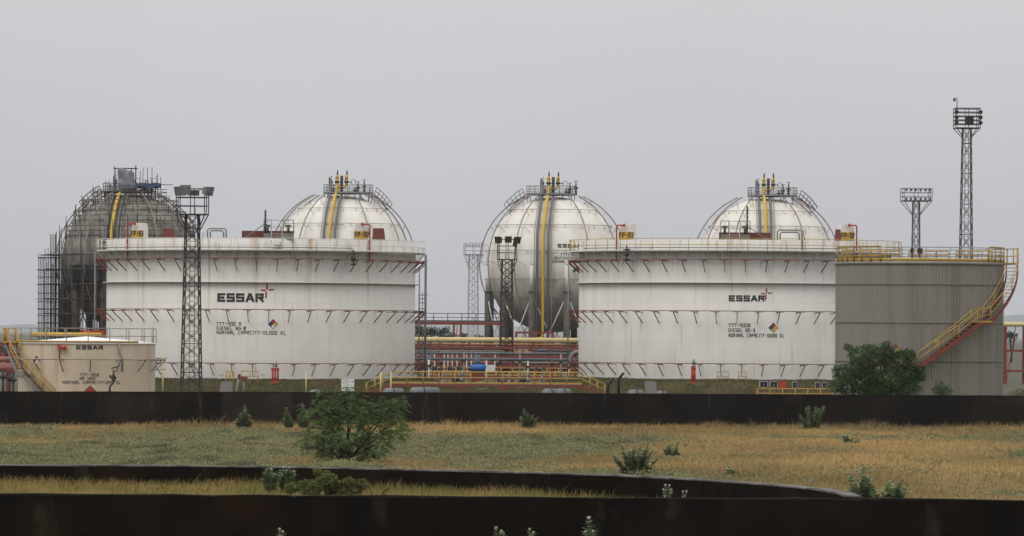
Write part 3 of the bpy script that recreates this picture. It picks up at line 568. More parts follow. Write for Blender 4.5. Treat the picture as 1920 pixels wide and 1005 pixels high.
tp.tube([(.5, -.8, zt + 1.3), (5.8, -.8, zt + 1.25)], .045, 4); tp.tube([(1.2, -.8, zt + .6), (5.0, -.8, zt + .6)], .045, 4)
tp.build('top_pole', M['scaf'], scf)
# tarpaulins on top
def sheet(name, label, cat, loc, fn, nu, nv, mat):
    mb = MB()
    for i in range(nu + 1):
        for j in range(nv + 1): mb.v.append(tuple(fn(i / nu, j / nv)))
    for i in range(nu):
        for j in range(nv): mb.face([i * (nv + 1) + j, (i + 1) * (nv + 1) + j, (i + 1) * (nv + 1) + j + 1, i * (nv + 1) + j + 1], True)
    o = mb.build(name, mat, None, loc); sol = o.modifiers.new('thick', 'SOLIDIFY'); sol.thickness = .03; tag(o, label, cat); return o
from mathutils import noise as mnoise
def tarpf(u, v):
    a = u * 2 * PI; ca, sa = math.cos(a), math.sin(a); sq = 1 / max(abs(ca), abs(sa)) ** .75; top = min(1, v / .18)
    n1 = mnoise.noise(Vector((ca * 1.8, sa * 1.8, v * 3))); n2 = mnoise.noise(Vector((ca * 5, sa * 5, v * 1.2 + 7)))
    k = (.08 + .92 * top) * sq * (1 + .16 * n1 + .10 * n2) * (1 + .12 * v)
    z = 2.8 - 2.6 * max(0, v - .15) / .85 + .28 * n1 - .25 * ca * (1 - v); return Vector((k * ca * .98 + .25 * v * v, k * sa * .9, z))
sheet('tarpaulin', 'crumpled grey tarpaulin bundled round the top of the scaffolded tank', 'tarpaulin', (sx0 - .5, sy0 - .95, c.z if False else YARD + zc + R + .3), tarpf, 48, 18, M['tarp'])
def navyf(u, v):
    n1 = mnoise.noise(Vector((u * 4, v * 3, 1.3))); return Vector((u * 3.4, -1.2 + 2 * v, .55 + .5 * math.sin(PI * v) + .35 * n1))
sheet('blue_tarpaulin', 'dark blue sheet lying on the top platform of the scaffolded tank', 'tarpaulin', (sx0 + .8, sy0 - 1.6, YARD + zc + R + .3), navyf, 14, 8, M['navy'])
a0 = W(133, 500, 14.3); a1 = W(197, 527, 14.3)
def netf(u, v):
    a = lerp(-.85, -.30, u); n1 = mnoise.noise(Vector((u * 5, v * 5, 4.2))); return pol(a, 9.75 + .12 * n1, zc - .5 - 2.3 * v)
nb = sheet('dark_net', 'dark cloth hung on the scaffold below the middle of the brown tank', 'cloth', (sx0, sy0, YARD), netf, 14, 8, M['black'])
# ------------------------------------------------------------------ grey clad tank with the yellow stair
s = 25.0; D = F / s; R = 6.24; cgt = W(1723.5, HY, s); sf = F / (D - R)
root = thing('clad_tank', 'tall ribbed grey metal clad tank with a yellow outside stair', 'storage tank', (cgt.x, D, YARD)); gt = root
Z = lambda y, q=sf: W(1723, y, q).z - YARD
ztop = Z(490); nrib = 176; prof = []
mb = MB(); na = nrib * 4
for zz in (0, ztop):
    for i in range(na):
        k = i % 4; r = R + (.055 if k in (0, 1) else 0); a = 2 * PI * (i + (.0 if k != 1 else -.3)) / na; mb.v.append(tuple(pol(a, r, zz)))
for i in range(na): mb.face([i, (i + 1) % na, na + (i + 1) % na, na + i])
mb.build('cladding', M['clad'], root)
for y in (533, 605, 678): z = Z(y); MB().lathe([(R + .05, z - .04), (R + .082, z - .04), (R + .082, z + .04), (R + .05, z + .04)], 96).build('cladding_band', M['cladband'], root)
MB().lathe([(R + .05, ztop - .24), (R + .1, ztop - .24), (R + .1, ztop + .02), (.01, ztop + .42)], 96).build('roof', M['clad'], root)
gr = MB(); rb = R + .02; N = 36
for h in (.12, .55, 1.05): gr.tube([pol(i * 2 * PI / 72, rb, ztop + h) for i in range(72)], .03 if h > .2 else .02, 5, closed=True)
for i in range(22): gr.tube([pol(i * 2 * PI / 22, rb, ztop - .05), pol(i * 2 * PI / 22, rb, ztop + 1.05)], .03, 5)
gr.build('guardrail', M['galv'], root)
MB().lathe([(rb + .03, ztop + .03), (rb + .06, ztop + .03), (rb + .06, ztop + .24), (rb + .03, ztop + .24)], 72).build('toe_board', M['yellow'], root)
for a0_, a1_ in ((-1.35, -.95), (-.95, -.55), (.85, 1.3)):
    cg = MB(); pts = [pol(lerp(a0_, a1_, i / 3), rb + .12, ztop) for i in range(4)]; rail_path(cg, pts, 1.12, .05, mids=(.35, .68)); cg.build('yellow_panel', M['yellow'], root)
for a0_, a1_ in ((2.0, 2.6), (2.7, 3.2), (3.3, 3.9), (4.0, 4.3)):
    cg = MB(); pts = [pol(lerp(a0_, a1_, i / 3), rb - .1, ztop) for i in range(4)]; rail_path(cg, pts, .95, .05, mids=(.35, .68)); cg.build('yellow_panel', M['yellow'], root)
for px_, wd in ((1711, .22), (1726, .36)): hb = MB(); p = W(px_, 463, sf) - root.location; hb.box((p.x, -R + .5, ztop + .75), (wd, wd, .45)); hb.tube([(p.x, -R + .5, ztop), (p.x, -R + .5, ztop + .6)], .05); hb.build('roof_vent', M['dark'], root)
curved_stair(root, [(-.75, .2), (.60, Z(600, 25.9)), (.72, Z(600, 25.9)), (1.50, Z(497, 25.2))], R + .25, R + 1.1)
lm = MB(); zl = Z(600, 25.9); pts = [pol(lerp(.58, .74, i / 3), R + .15, zl) for i in range(4)] + [pol(lerp(.74, .58, i / 3), R + 1.15, zl) for i in range(4)]; lm.prism(pts, (0, 0, -.14)); lm.beam(pol(.62, R + 1.1, zl - .1), pol(.62, R + .02, zl - 1.3), .06); lm.build('landing', M['yellow'], root)
tl = MB(); pts = [pol(lerp(1.5, 1.95, i / 3), R + .05, ztop + .02) for i in range(4)] + [pol(lerp(1.95, 1.5, i / 3), R + 1.15, ztop + .02) for i in range(4)]; tl.prism(pts, (0, 0, -.12)); rail_path(tl, [pol(lerp(1.45, 1.95, i / 3), R + 1.1, ztop) for i in range(4)], 1.1, .045); rail_path(tl, [pol(1.95, lerp(R + .1, R + 1.1, i / 2), ztop) for i in range(3)], 1.1, .045); tl.build('top_landing', M['yellow'], root)
diamond(cylmap(R + .06, face_angle(1680, root.location, R), Z(655)), 0, 0, .34, root)
# ------------------------------------------------------------------ small cream tank
s = 25.0; D = F / s; R = 5.12; sf = F / (D - R); cst = W(163, HY, s)
root = thing('small_storage_tank', 'low cream storage tank with a railed roof beside the dark wall', 'storage tank', (cst.x, D, YARD)); Z = lambda y, q=sf: W(163, y, q).z - YARD
ztop = Z(644); MB().lathe([(R, -.05), (R, ztop)], 110).build('shell', M['cream'], root)
MB().lathe([(R + .1, ztop - .02), (R + .1, ztop + .06), (R - .05, ztop + .08), (.01, ztop + .52)], 96).build('roof', M['roofwhite'], root)
gr = MB()
for h in (.06, .55, 1.12): gr.tube([pol(i * 2 * PI / 72, R + .06, ztop + h) for i in range(72)], .03, 5, closed=True)
for i in range(20): gr.tube([pol(i * 2 * PI / 20 + .1, R + .06, ztop), pol(i * 2 * PI / 20 + .1, R + .06, ztop + 1.12)], .035, 5)
gr.build('guardrail', M['rib'], root)
tb = MB(); tb.lathe([(R + .11, ztop + .07), (R + .13, ztop + .07), (R + .13, ztop + .2), (R + .11, ztop + .2)], 60, a0=-1.5, a1=.9); tb.build('toe_board', M['yellow'], root)
zr = Z(674, F / (D - R - .7)); rp = MB(); rp.tube([pol(i * 2 * PI / 72, R + .75, zr) for i in range(72)], .05, 6, closed=True); rp.build('spray_ring', M['rib'], root)
bm = MB(); bm.beam((0, 0, -.05), (0, -.8, -.05), .06); bm.beam((0, -.75, -.08), (0, 0, -.85), .07); bm.beam((-.25, -.72, .03), (.25, -.72, .03), .05); bme = bm.mesh('bracket', M['galv'])
for i in range(16): a = i * 2 * PI / 16 + .13; link('bracket', bme, root, pol(a, R, zr - .02), a)
def u(pxx, rad=R): return face_angle(pxx, root.location, rad)
for txt, x0, y, h, wd, bold in (('ESSaR', 143, 647.5, 8, 50, 1), ('77T-302', 150, 700, 5.6, 36, 0), ('HF NGO', 150, 707, 5.6, 29, 0), ('NOMINAL CAPACITY:200 KL', 118, 714.2, 5.8, 109, 0)):
    m = MB(); n = sum(NARROW.get(ch, 1) for ch in txt); cw = (u(x0 + wd) - u(x0)) * R / (n + .24 * (len(txt) - 1)); hh = h / sf
    letter(m, txt, cylmap(R, u(x0), Z(y + h)), hh, cw, hh * (.27 if bold else .17), cw * .24); m.build('lettering', M['ink'], root)
diamond(cylmap(R, u(69), Z(676)), 0, 0, .33, root, ('hred', 'hwhite', 'hwhite', 'hblue')); diamond(cylmap(R, u(170), Z(735)), 0, 0, .46, root, ('hred', 'hred', 'hwhite', 'hred'))
fm = MB(); a = u(113); fm.tube([pol(a, R + .15, zr), pol(a, R + .15, Z(652)), pol(a, R + .15, Z(649))], .05, 6); fm.box(pol(a, R + .2, Z(651)), (.22, .22, .38)); p = pol(a + .04, R + .3, Z(652)); fm.tube([p + Vector((-.05, 0, 0)), p + Vector((.35, 0, 0))], [.1, .2], 10); fm.build('foam_chamber', M['fire'], root)
dp = MB(); a = u(222); dp.tube([pol(a, R + .15, ztop + .1), pol(a, R + .15, Z(660)), pol(u(226), R + .3, Z(672)), pol(u(226), R + .3, Z(697))], .07, 8); dp.build('drain_pipe', M['galv'], root)
cab = MB(); pts = [pol(lerp(-2.0, -1.2, i / 4), R + .1, ztop + .1) for i in range(5)] + [pol(lerp(-1.2, -2.0, i / 4), R + 1.15, ztop + .1) for i in range(5)]; cab.prism(pts, (0, 0, -.1)); rail_path(cab, [pol(lerp(-2, -1.25, i / 4), R + 1.1, ztop + .1) for i in range(5)], 1.0, .045); cab.build('top_landing', M['yellow'], root)
curved_stair(root, [(-.35, .1), (-.78, Z(703)), (-.88, Z(703)), (-1.35, Z(640, 25))], R + .2, R + .95, treadmat='maroon', strmat='galv')
# vessels standing behind on the small tank's yard
# ------------------------------------------------------------------ lattice light towers
def lattice(mb, w0, w1, h, nb, t=.055, z0=0, diag=True):
    cs = ((-1, -1), (1, -1), (1, 1), (-1, 1)); P = lambda k, q: Vector((cs[q][0] * lerp(w0, w1, k / nb) / 2, cs[q][1] * lerp(w0, w1, k / nb) / 2, z0 + h * k / nb))
    for q in range(4):
        mb.beam(P(0, q), P(nb, q), t * 1.9)
        for k in range(nb):
            r = (q + 1) % 4
            if k % 2 == 0 or k == 0: mb.beam(P(k, q), P(k, r), t * 1.2)
            mb.beam(P(k, q), P(k + 1, r), t); mb.beam(P(k, r), P(k + 1, q), t)
        mb.beam(P(nb, q), P(nb, (q + 1) % 4), t * 1.2)
def light_tower(px, ytop, s, label, w0, w1, nb, cage_w, cage_h, flare, lights, mat, group, rz=.25, t=.055, cam_mast=False, roundlamps=False, fit=0):
    p = W(px, ytop, s); H = p.z - YARD; root = thing('light_tower', label, 'light tower', (p.x, p.y, YARD), group, rz)
    zc_ = H - cage_h; m = MB(); lattice(m, w0, w1, zc_, nb, t); m.build('mast', mat, root)
    c = MB(); cw = cage_w / 2; c.box((0, 0, zc_), (cage_w, cage_w, .1)); cs = ((-1, -1), (1, -1), (1, 1), (-1, 1))
    for q in range(4):
        a, b = cs[q], cs[(q + 1) % 4]
        c.beam((a[0] * cw, a[1] * cw, zc_ - flare * 0), (a[0] * w1 / 2, a[1] * w1 / 2, zc_ - flare), t * 1.4)
        c.beam((a[0] * cw, a[1] * cw, zc_), (a[0] * cw, a[1] * cw, H - .1), t * 1.5)
        for k in range(1, 4 if fit == 0 else 6):
            z = lerp(zc_, H - .1, k / (3 if fit == 0 else 5)); c.beam((a[0] * cw, a[1] * cw, z), (b[0] * cw, b[1] * cw, z), t * (1.2 if fit == 0 else 2))
        mid = ((a[0] + b[0]) / 2 * cw, (a[1] + b[1]) / 2 * cw); c.beam((*mid, zc_), (*mid, H - .1), t * 1.2)
    if fit:
        c.box((.25, -.1, zc_ + cage_h * .4), (cage_w * .34, cage_w * .3, cage_h * .42))
    c.build('cage', mat, root)
    ld_ = MB()
    for xx in (-.2, .2): ld_.beam((xx, -w1 * .2, .2), (xx, -w1 * .2, zc_ + .6), .045)
    for k in range(int(zc_ / .4)): ld_.beam((-.2, -w1 * .2, .4 + k * .4), (.2, -w1 * .2, .4 + k * .4), .035)
    ld_.build('ladder', mat, root)
    for (dx, dy, dz, wd, ht, tilt, turn) in lights:
        fl = MB(); Rm = Matrix.Rotation(turn, 3, 'Z') @ Matrix.Rotation(tilt, 3, 'X')
        if roundlamps: fl.tube([(dx, dy + .15, dz + H), (dx, dy - .15, dz + H - .05)], [.1, ht / 2], 10); fl.beam((dx, dy + .15, dz + H), (dx, dy + .15, dz + H - .3), .05)
        else:
            v = [(-.5, .2, -.35), (.5, .2, -.35), (.5, .2, .35), (-.5, .2, .35), (-.5, -.25, -.5), (.5, -.25, -.5), (.5, -.25, .5), (-.5, -.25, .5)]; n = len(fl.v)
            fl.v += [tuple(Vector((dx, dy, dz + H)) + Rm @ Vector((x * wd, y * .8, z * ht))) for x, y, z in v]
            for q in ((0, 1, 2, 3), (7, 6, 5, 4), (0, 4, 5, 1), (1, 5, 6, 2), (2, 6, 7, 3), (3, 7, 4, 0)): fl.face([n + i for i in q])
            fl.beam((dx, dy, dz + H - .02), (dx * .9, dy * .9, H - .5), .07)
        fl.build('floodlight', M['galv'] if (not roundlamps and mat is M['dark'] and s > 20) else mat, root)
    if cam_mast:
        cmx = MB(); cmx.tube([(-cw, -cw, H - .3), (-cw, -cw, H + 1.05)], .05, 6); cmx.tube([(-cw, -cw, H + 1.0), (-cw - .3, -cw, H + 1.0)], .04); o = cmx.build('camera_pole', mat, root); MB().tube([(-cw - .3, -cw, H + 1.0), (-cw - .3, -cw, H + .72), (-cw - .3, -cw, H + .65)], [.1, .16, .08], 8).build('camera', mat, o)
    return root
light_tower(361, 352, 23.4, 'dark lattice tower with tilted floodlights in front of the left diesel tank', 1.55, 1.0, 13, 2.3, 2.15, 1.35,
    [(-1.1, -1.1, -.25, .95, .75, .35, -.6), (-.55, .5, -.15, .85, .8, .1, .2), (1.1, -1.0, -.25, .95, .75, .3, .7), (.2, .9, -.3, .9, .5, .5, 0)], M['dark'], 'dark floodlight towers between the tanks', rz=.2, t=.048)
light_tower(951, 447, 16.5, 'rusty brown lattice floodlight tower in front of the white spherical tank with legs', 1.5, 1.12, 18, 2.0, 2.4, 1.6,
    [(-1.1, -.8, -.15, .75, .8, .3, -.5), (0, -1.0, -.1, .75, .75, .25, 0), (1.05, -.7, -.15, .75, .8, .3, .5), (1.0, .9, -.6, .6, .7, .2, 1.2)], surf('rusty_dark_steel', (.045, .038, .034), .7, .1, [((.10, .048, .036), .25, (.3, .3, 1), .48, .65, .8)]), 'dark floodlight towers between the tanks', rz=.12, t=.05)
lamps = [(x, -1.55, dz, .3, .42, 0, 0) for dz in (-.5, -2.3) for x in (-1.4, -.85, -.3, .3, .85, 1.4)]
light_tower(888, 455, 10.0, 'pale distant lattice lamp mast left of the white spherical tank with legs', 2.0, 1.6, 16, 3.4, 2.2, 2.6, lamps, surf('pale_galvanised', (.36, .36, .36), .6, .1), 'square topped lamp masts', rz=.1, t=.055, roundlamps=True)
light_tower(1718, 352, 16.0, 'shorter lattice lamp mast with a wide lamp cage behind the grey clad tank', 1.2, .75, 18, 3.3, 1.55, 1.7, [(a_, b_, -.25 if c_ > -1 else -1.3, d_, .3, 0, 0) for a_, b_, c_, d_, *_q in lamps], M['scaf'], 'square topped lamp masts', rz=.06, t=.042, roundlamps=True)
light_tower(1813, 202, 16.7, 'tallest lattice mast with a barred cage and a small camera pole on top', 1.7, .92, 17, 2.65, 2.3, 1.05, [(x, -1.5, dz, .3, .5, 0, 0) for dz in (-.5, -1.1, -1.7) for x in (-1.4, 1.3)], M['dark'], 'square topped lamp masts', rz=.06, t=.048, cam_mast=True, roundlamps=True, fit=1)
# ------------------------------------------------------------------ setting: ground, yard, strip, banks, hills
def struct(o, kind='structure'): o['kind'] = kind; return o
def curve_wall_path():
    base = [(-500, 866.5), (-60, 870), (100, 871.5), (300, 872), (500, 874), (650, 877), (800, 880.5), (1000, 885.5), (1150, 890), (1300, 898), (1400, 904.5), (1480, 911), (1535, 917), (1570, 923.5), (1586, 929.5)]
    return [W(x, y, (y - HY + (x - 960) * -SR) / (CZ - 1.8)) for x, y in base]
def near_wall_pt(px): y = 925.5 + (px / 1920) * 11.5; return W(px, y, (y - HY - (px - 960) * SR) / (CZ - 1.8))
CW = curve_wall_path()
g = MB(); g.poly([(-3500, -60, 0), (3500, -60, 0), (3500, 20200, 0), (-3500, 20200, 0)])
struct(g.build('ground', M['soil']))
BW = [W(x, y, (y - HY - (x - 960) * SR) / (CZ - 2.4)) for x, y in ((-700, 731.7), (-60, 733.8), (440, 734.6), (960, 736.4), (1440, 739.2), (1980, 742.2), (2600, 745.6))]
yd = MB(); yd.poly([(BW[0].x - 200, BW[0].y + 30, YARD), (BW[0].x, BW[0].y + .3, YARD), *[(p.x, p.y + .3, YARD) for p in BW[1:]], (BW[-1].x + 200, BW[-1].y + 30, YARD), (700, 1300, YARD), (1600, 8000, .3), (-1600, 8000, .3), (-700, 1300, YARD)])
struct(yd.build('yard', M['yard']))
npts = [near_wall_pt(x) for x in (-480, 300, 800, 1300, 1585)]
stp = MB(); stp.poly([(p.x, p.y + .1, .95) for p in npts] + [(p.x, p.y, .95) for p in reversed(CW)]); struct(stp.build('strip_ground', M['soil']))
def bank(T, zb):
    mb = MB(); c = T.location; n = 96; R = 15.0; pr = [(R - .3, zb - .03), (R + 1.6, zb - .05), (R + 2.6, zb - .25), (R + 6.5, YARD - .05)]
    mb.lathe([(r, z) for r, z in pr], n, (c.x, c.y, 0)); return struct(mb.build('grass_bank', M['bank']))
bank(tankA, zbA); bank(tankB, zbB)
hm = MB(); xs = np.linspace(-3000, 3000, 260); hz = 18500
for i, x in enumerate(xs):
    h = 13 + 16 * abs(mnoise.noise(Vector((x * .002, 3.1, 0)))) * 1.6 + 6 * mnoise.noise(Vector((x * .01, 1, 0))); h += 28 * math.exp(-((x + 210) / 280) ** 2) + 66 * math.exp(-((x - 1820) / 260) ** 2)
    for dy, k in ((-500, 0), (-120, .75), (0, 1), (300, .8), (900, 0)): hm.v.append((x, hz + dy, h * k + (.0 if k else -.5)))
for i in range(259):
    for j in range(4): hm.face([i * 5 + j, (i + 1) * 5 + j, (i + 1) * 5 + j + 1, i * 5 + j + 1], True)
struct(hm.build('hills', M['hill']))
# ------------------------------------------------------------------ walls
def wall(pts, z0, z1, th, label, body, cop, jag=0):
    pts = [Vector((p.x, p.y, 0)) for p in pts]; dense = []
    for a, b in zip(pts, pts[1:]):
        n = max(1, int((b - a).length / 1.2)); dense += [a.lerp(b, i / n) for i in range(n)]
    dense.append(pts[-1]); N = len(dense); nr = []
    for i in range(N):
        t = (dense[min(i + 1, N - 1)] - dense[max(i - 1, 0)]).normalized(); nr.append(Vector((-t.y, t.x, 0)))
    c = sum(pts, Vector()) / len(pts); c.z = z0; root = thing('concrete_wall', label, 'wall', c)
    for nm, za, zb_, ex, m in (('wall_body', z0 - .3, z1 - .05, 0, body), ('coping', z1 - .05, z1, .015, cop)):
        mb = MB()
        for p, q in zip(dense, nr):
            jz = (mnoise.noise(p * .9) * jag if nm == 'coping' else 0)
            for off, z in ((-ex, za), (-ex, zb_ + jz), (th + ex, zb_ + jz), (th + ex, za)): mb.v.append(tuple(p + q * off + Vector((0, 0, z)) - c))
        for i in range(N - 1):
            for j in range(4): a, b = i * 4 + j, i * 4 + (j + 1) % 4; mb.face([a, a + 4, b + 4, b][::-1])
        mb.face([0, 1, 2, 3]); mb.face([(N - 1) * 4 + k for k in (3, 2, 1, 0)]); mb.build(nm, m, root)
    return root
wall(BW, 0, 2.4, .35, 'long soot stained wall at the far edge of the field, in front of the tanks', M['wall'], M['copdark'], .03)
fw = bpy.data.objects['concrete_wall']; pm = MB(); pa, pb = W(424, 700, 27.2), W(760, 700, 27.2)
pa.y, pb.y = [np.interp(q.x, [p.x for p in BW], [p.y for p in BW]) for q in (pa, pb)]
for i in range(6):
    q0, q1 = pa.lerp(pb, i / 6), pa.lerp(pb, (i + 1) / 6); pm.prism([(q0.x, q0.y - .025, -.2), (q1.x, q1.y - .025, -.2), (q1.x, q1.y - .025, 2.33), (q0.x, q0.y - .025, 2.33)], (0, .02, 0))
po = pm.build('repair_panel', surf('brown_render_panel', (.030, .0225, .0175), .95, 0, [((.046, .035, .027), .4, (1, 1, .8), .45, .65, .8), ((.016, .013, .011), .8, (1, 1, .3), .5, .65, .8)], spec=.03), fw, -fw.location)
wall(CW, .5, 1.8, .42, 'dark wall curving towards the viewer behind the strip of tall dry grass', M['wallnear'], M['coping'], .03)
wall([near_wall_pt(x) for x in (-520, 400, 960, 1500, 2450)], -.1, 1.8, .35, 'nearest blackened concrete wall along the bottom of the view', M['wallnear'], M['copdark'], .05)
# ------------------------------------------------------------------ pipes, racks and platforms between the tanks
def pipe_thing(name, label, cat, pts, r, mat, flanges=True, saddles=None, group=None):
    c = Vector(pts[0]); c.z = YARD; root = thing(name, label, cat, c, group); mb = MB(); P = [Vector(p) - c for p in pts]; mb.tube(P, r, 14); mb.build('pipe', mat, root)
    if flanges:
        fm = MB()
        for a, b in zip(P, P[1:]):
            n = int((b - a).length / 9)
            for k in range(1, n + 1): q = a.lerp(b, k / (n + 1)); d = (b - a).normalized(); fm.tube([q - d * .08, q + d * .08], r * 1.22, 14)
        if fm.v: fm.build('flange', mat, root)
    if saddles:
        for a, b in zip(P, P[1:]):
            n = int((b - a).length / saddles)
            for k in range(n + 1):
                q = a.lerp(b, (k + .5) / (n + 1)); sm = MB(); sm.beam((q.x, q.y, 0), (q.x, q.y, q.z - r), .22); sm.box((q.x, q.y, q.z - r), (.3, r * 2.2, .12)); sm.build('pipe_support', M['red'], root)
    return root
def L2(y, s, x0, x1): return [W(x0, y + (x0 - 960) * SR, s), W(x1, y + (x1 - 960) * SR, s)]
pipe_thing('pipeline', 'long pale yellow pipeline passing in front of the legs of the white spherical tank', 'pipeline', L2(637.5, 16.0, 700, 1180), .29, M['palepipe'], True, 8)
pipe_thing('pipeline', 'yellow pipe crossing between the tanks at the far right edge', 'pipeline', L2(602, 16.0, 1850, 1990), .27, M['palepipe'])
pipe_thing('pipeline', 'blue grey pipe running low between the tanks, the upper of the pair', 'pipeline', L2(663, 17.2, 742, 1120), .13, M['bluegrey'], True, None, 'low blue grey pipes')
pipe_thing('pipeline', 'blue grey pipe running low between the tanks, the lower of the pair', 'pipeline', L2(674, 17.2, 742, 1120), .17, M['bluegrey'], True, None, 'low blue grey pipes')
def steel_rack(name, label, cat, x0, x1, s, ys, nposts, depth, mat, post_w=.22, y_base=None, braces=True):
    a, b = W(x0, ys[0], s), W(x1, ys[0], s); root = thing(name, label, cat, ((a.x + b.x) / 2, a.y, YARD)); o = root.location; zt = W((x0 + x1) / 2, ys[0], s).z - YARD; hw = (b.x - a.x) / 2
    for i in range(nposts):
        x = lerp(-hw, hw, i / (nposts - 1)) if nposts > 1 else 0
        for dy in (0, depth): MB().box((x, dy, zt / 2), (post_w, post_w, zt)).build('post', mat, root)
        m = MB()
        for y in ys: z = W((x0 + x1) / 2, y, s).z - YARD; m.box((x, depth / 2, z - .11), (post_w * .8, depth - post_w, .2))
        m.build('cross_beam', mat, root)
        if braces and i < nposts - 1: xb = lerp(-hw, hw, (i + .5) / (nposts - 1)); m = MB(); m.beam((x + .1, 0, .1), (xb, 0, zt - .3), .09); m.build('brace', mat, root)
    for k, y in enumerate(ys):
        z = W((x0 + x1) / 2, y, s).z - YARD; m = MB()
        for dy in (0, depth): m.box((0, dy - .02, z - .115), (2 * hw - post_w * .5, .16, .25))
        m.build('beam', mat, root)
    return root
steel_rack('pipe_rack', 'long red steel pipe rack between the two diesel tanks', 'pipe rack', 770, 1100, 16.6, (650, 668, 684), 8, 2.6, M['red'])
steel_rack('pipe_rack', 'short red steel frame under the bottom of the white spherical tank', 'pipe rack', 968, 1037, 15.2, (622, 640), 3, 2.2, M['red'], .28)
steel_rack('pipe_rack', 'red steel frame carrying a yellow pipe at the far right edge', 'pipe rack', 1886, 1960, 15.8, (606, 656, 694), 3, 2.4, M['red'], .26)
steel_rack('pipe_rack', 'narrow red trestle under the red gantry left of the spherical tank', 'pipe rack', 851, 864, 15.0, (604,), 2, 1.2, M['red'], .24)
# gantry bridge
def gantry(name, label, x0, x1, s, yb, yr, beam_m, rail_m, nbay, brail=.06, depth=1.0, beam_h=.35):
    a, b = W(x0, yb, s), W(x1, yb + (x1 - x0) * SR, s); c = (a + b) / 2; root = thing(name, label, 'walkway', (c.x, c.y, YARD)); hw = (b.x - a.x) / 2; z = c.z - YARD; h = (yb - yr) / s
    m = MB(); m.box((0, 0, z - beam_h / 2), (2 * hw, .16, beam_h)); m.box((0, depth, z - beam_h / 2), (2 * hw, .16, beam_h)); m.build('beam', beam_m, root)
    MB().box((0, depth / 2, z + .03), (2 * hw, depth, .05)).build('deck', M['galv'], root)
    for dy in (0, depth): m = MB(); rail_path(m, [(lerp(-hw, hw, i / nbay), dy, z + .06) for i in range(nbay + 1)], h, brail, mids=(.5,), toe=.14); m.build('guardrail', rail_m, root)
    return root, hw, z, h
gantry('pipe_gantry', 'high red gantry with a dark handrail between the left diesel tank and the spherical tank', 760, 945, 15.0, 603, 588, M['red'], M['dark'], 7, .045, 1.2)
gantry('walkway', 'yellow railed walkway behind the red pipe rack', 826, 1060, 15.4, 661, 645, M['red'], M['yellow'], 9, .05)
# near yellow platform with stairs at both ends
root, hw, zf, h = gantry('platform', 'long yellow railed platform with stairs at both ends, just over the dark wall', 733, 1092, 21.0, 719.5, 698, M['red'], M['yellow'], 12, .05, 1.1, .2)
for i in range(6):
    x = lerp(-hw + .2, hw - .2, i / 5)
    for dy in (0, 1.1): MB().box((x, dy, zf / 2 - .1), (.18, .18, zf - .2)).build('post', M['red'], root)
for sg, dx in ((-1, 2.2), (1, 2.0)):
    for dy in (0, 1.1): MB().beam((sg * (hw + .02), dy, zf - .1), (sg * (hw + dx), dy, .1), .05, .24).build('stringer', M['red'], root)
    tm = MB()
    for k in range(6): t = (k + .5) / 6; tm.box((sg * (hw + dx * t), .55, lerp(zf, .1, t)), (.28, 1.05, .04))
    tm.build('treads', M['yellow'], root); 
    for dy in (0, 1.1): hm_ = MB(); rail_path(hm_, [(sg * (hw + dx * k / 3), dy, lerp(zf, .1, k / 3)) for k in range(4)], 1.0, .05); hm_.build('handrail', M['yellow'], root)
for x, y0 in ((714, 697), (733, 697)): p0 = W(x, y0, 21.6) - root.location; MB().tube([(p0.x, p0.y, 0), (p0.x, p0.y, p0.z)], .07, 8).build('tall_post', M['palepipe'], root)
# black cabinets with white frames, sheets, panels
def cabinet(x, y0, y1, wd, s, label, white_back=True, group='black fronted equipment boxes', legm='red'):
    p0, p1 = W(x, y1, s), W(x, y0, s); root = thing('equipment_box', label, 'equipment box', (p0.x, p0.y, YARD), group); w2 = wd / s; z0, z1 = p0.z - YARD, p1.z - YARD; h = z1 - z0
    MB().box((0, .25, (z0 + z1) / 2), (w2, .5, h)).build('body', M['whitebox'], root)
    MB().box((0, -.012, (z0 + z1) / 2 - h * .05), (w2 * .84, .02, h * .76)).build('front', M['black'], root)
    MB().box((0, -.03, (z0 + z1) / 2 - h * .1), (w2 * .2, .012, h * .14)).build('gauge', M['galv'], root)
    m = MB()
    for sx_ in (-.35, .35): m.box((sx_ * w2, .25, z0 / 2), (.08, .08, z0))
    m.box((0, .25, z1 + .04), (w2 * 1.15, .6, .06)); m.build('stand', M[legm], root); return root
bl = ['first black box from the left over the yellow platform', 'second black box from the left over the yellow platform', 'white framed box third along over the yellow platform', 'white framed box fourth along over the yellow platform', 'black box on the platform left of the red pillar pair', 'black box left of the blue covered drum', 'black box touching the left of the blue covered drum', 'black box right of the rusty floodlight tower, the left of a pair', 'black box right of the rusty floodlight tower, the right of a pair']
for (x, wd), lb in zip(((764, 8), (777, 8), (789, 8), (799, 8), (815, 12), (844, 11), (861, 12), (1006, 7), (1020, 8)), bl): cabinet(x, 687, 695, wd, 18.0, lb)
for (x, y0, wd), lb in zip(((1432, 714, 16), (1451, 714, 15), (1490, 715, 9), (1533, 716, 9), (1546, 716, 9)), ('wide black box with white frame on the grass bank, leftmost by the right tank', 'wide black box beside the red cabinet on the grass bank', 'small black box just right of the red cabinet on the grass bank', 'small black box near the dark tree, the left of a close pair', 'small black box next to the dark tree, the right of a close pair')): cabinet(x, y0, y0 + 12, wd, 22.0, lb)
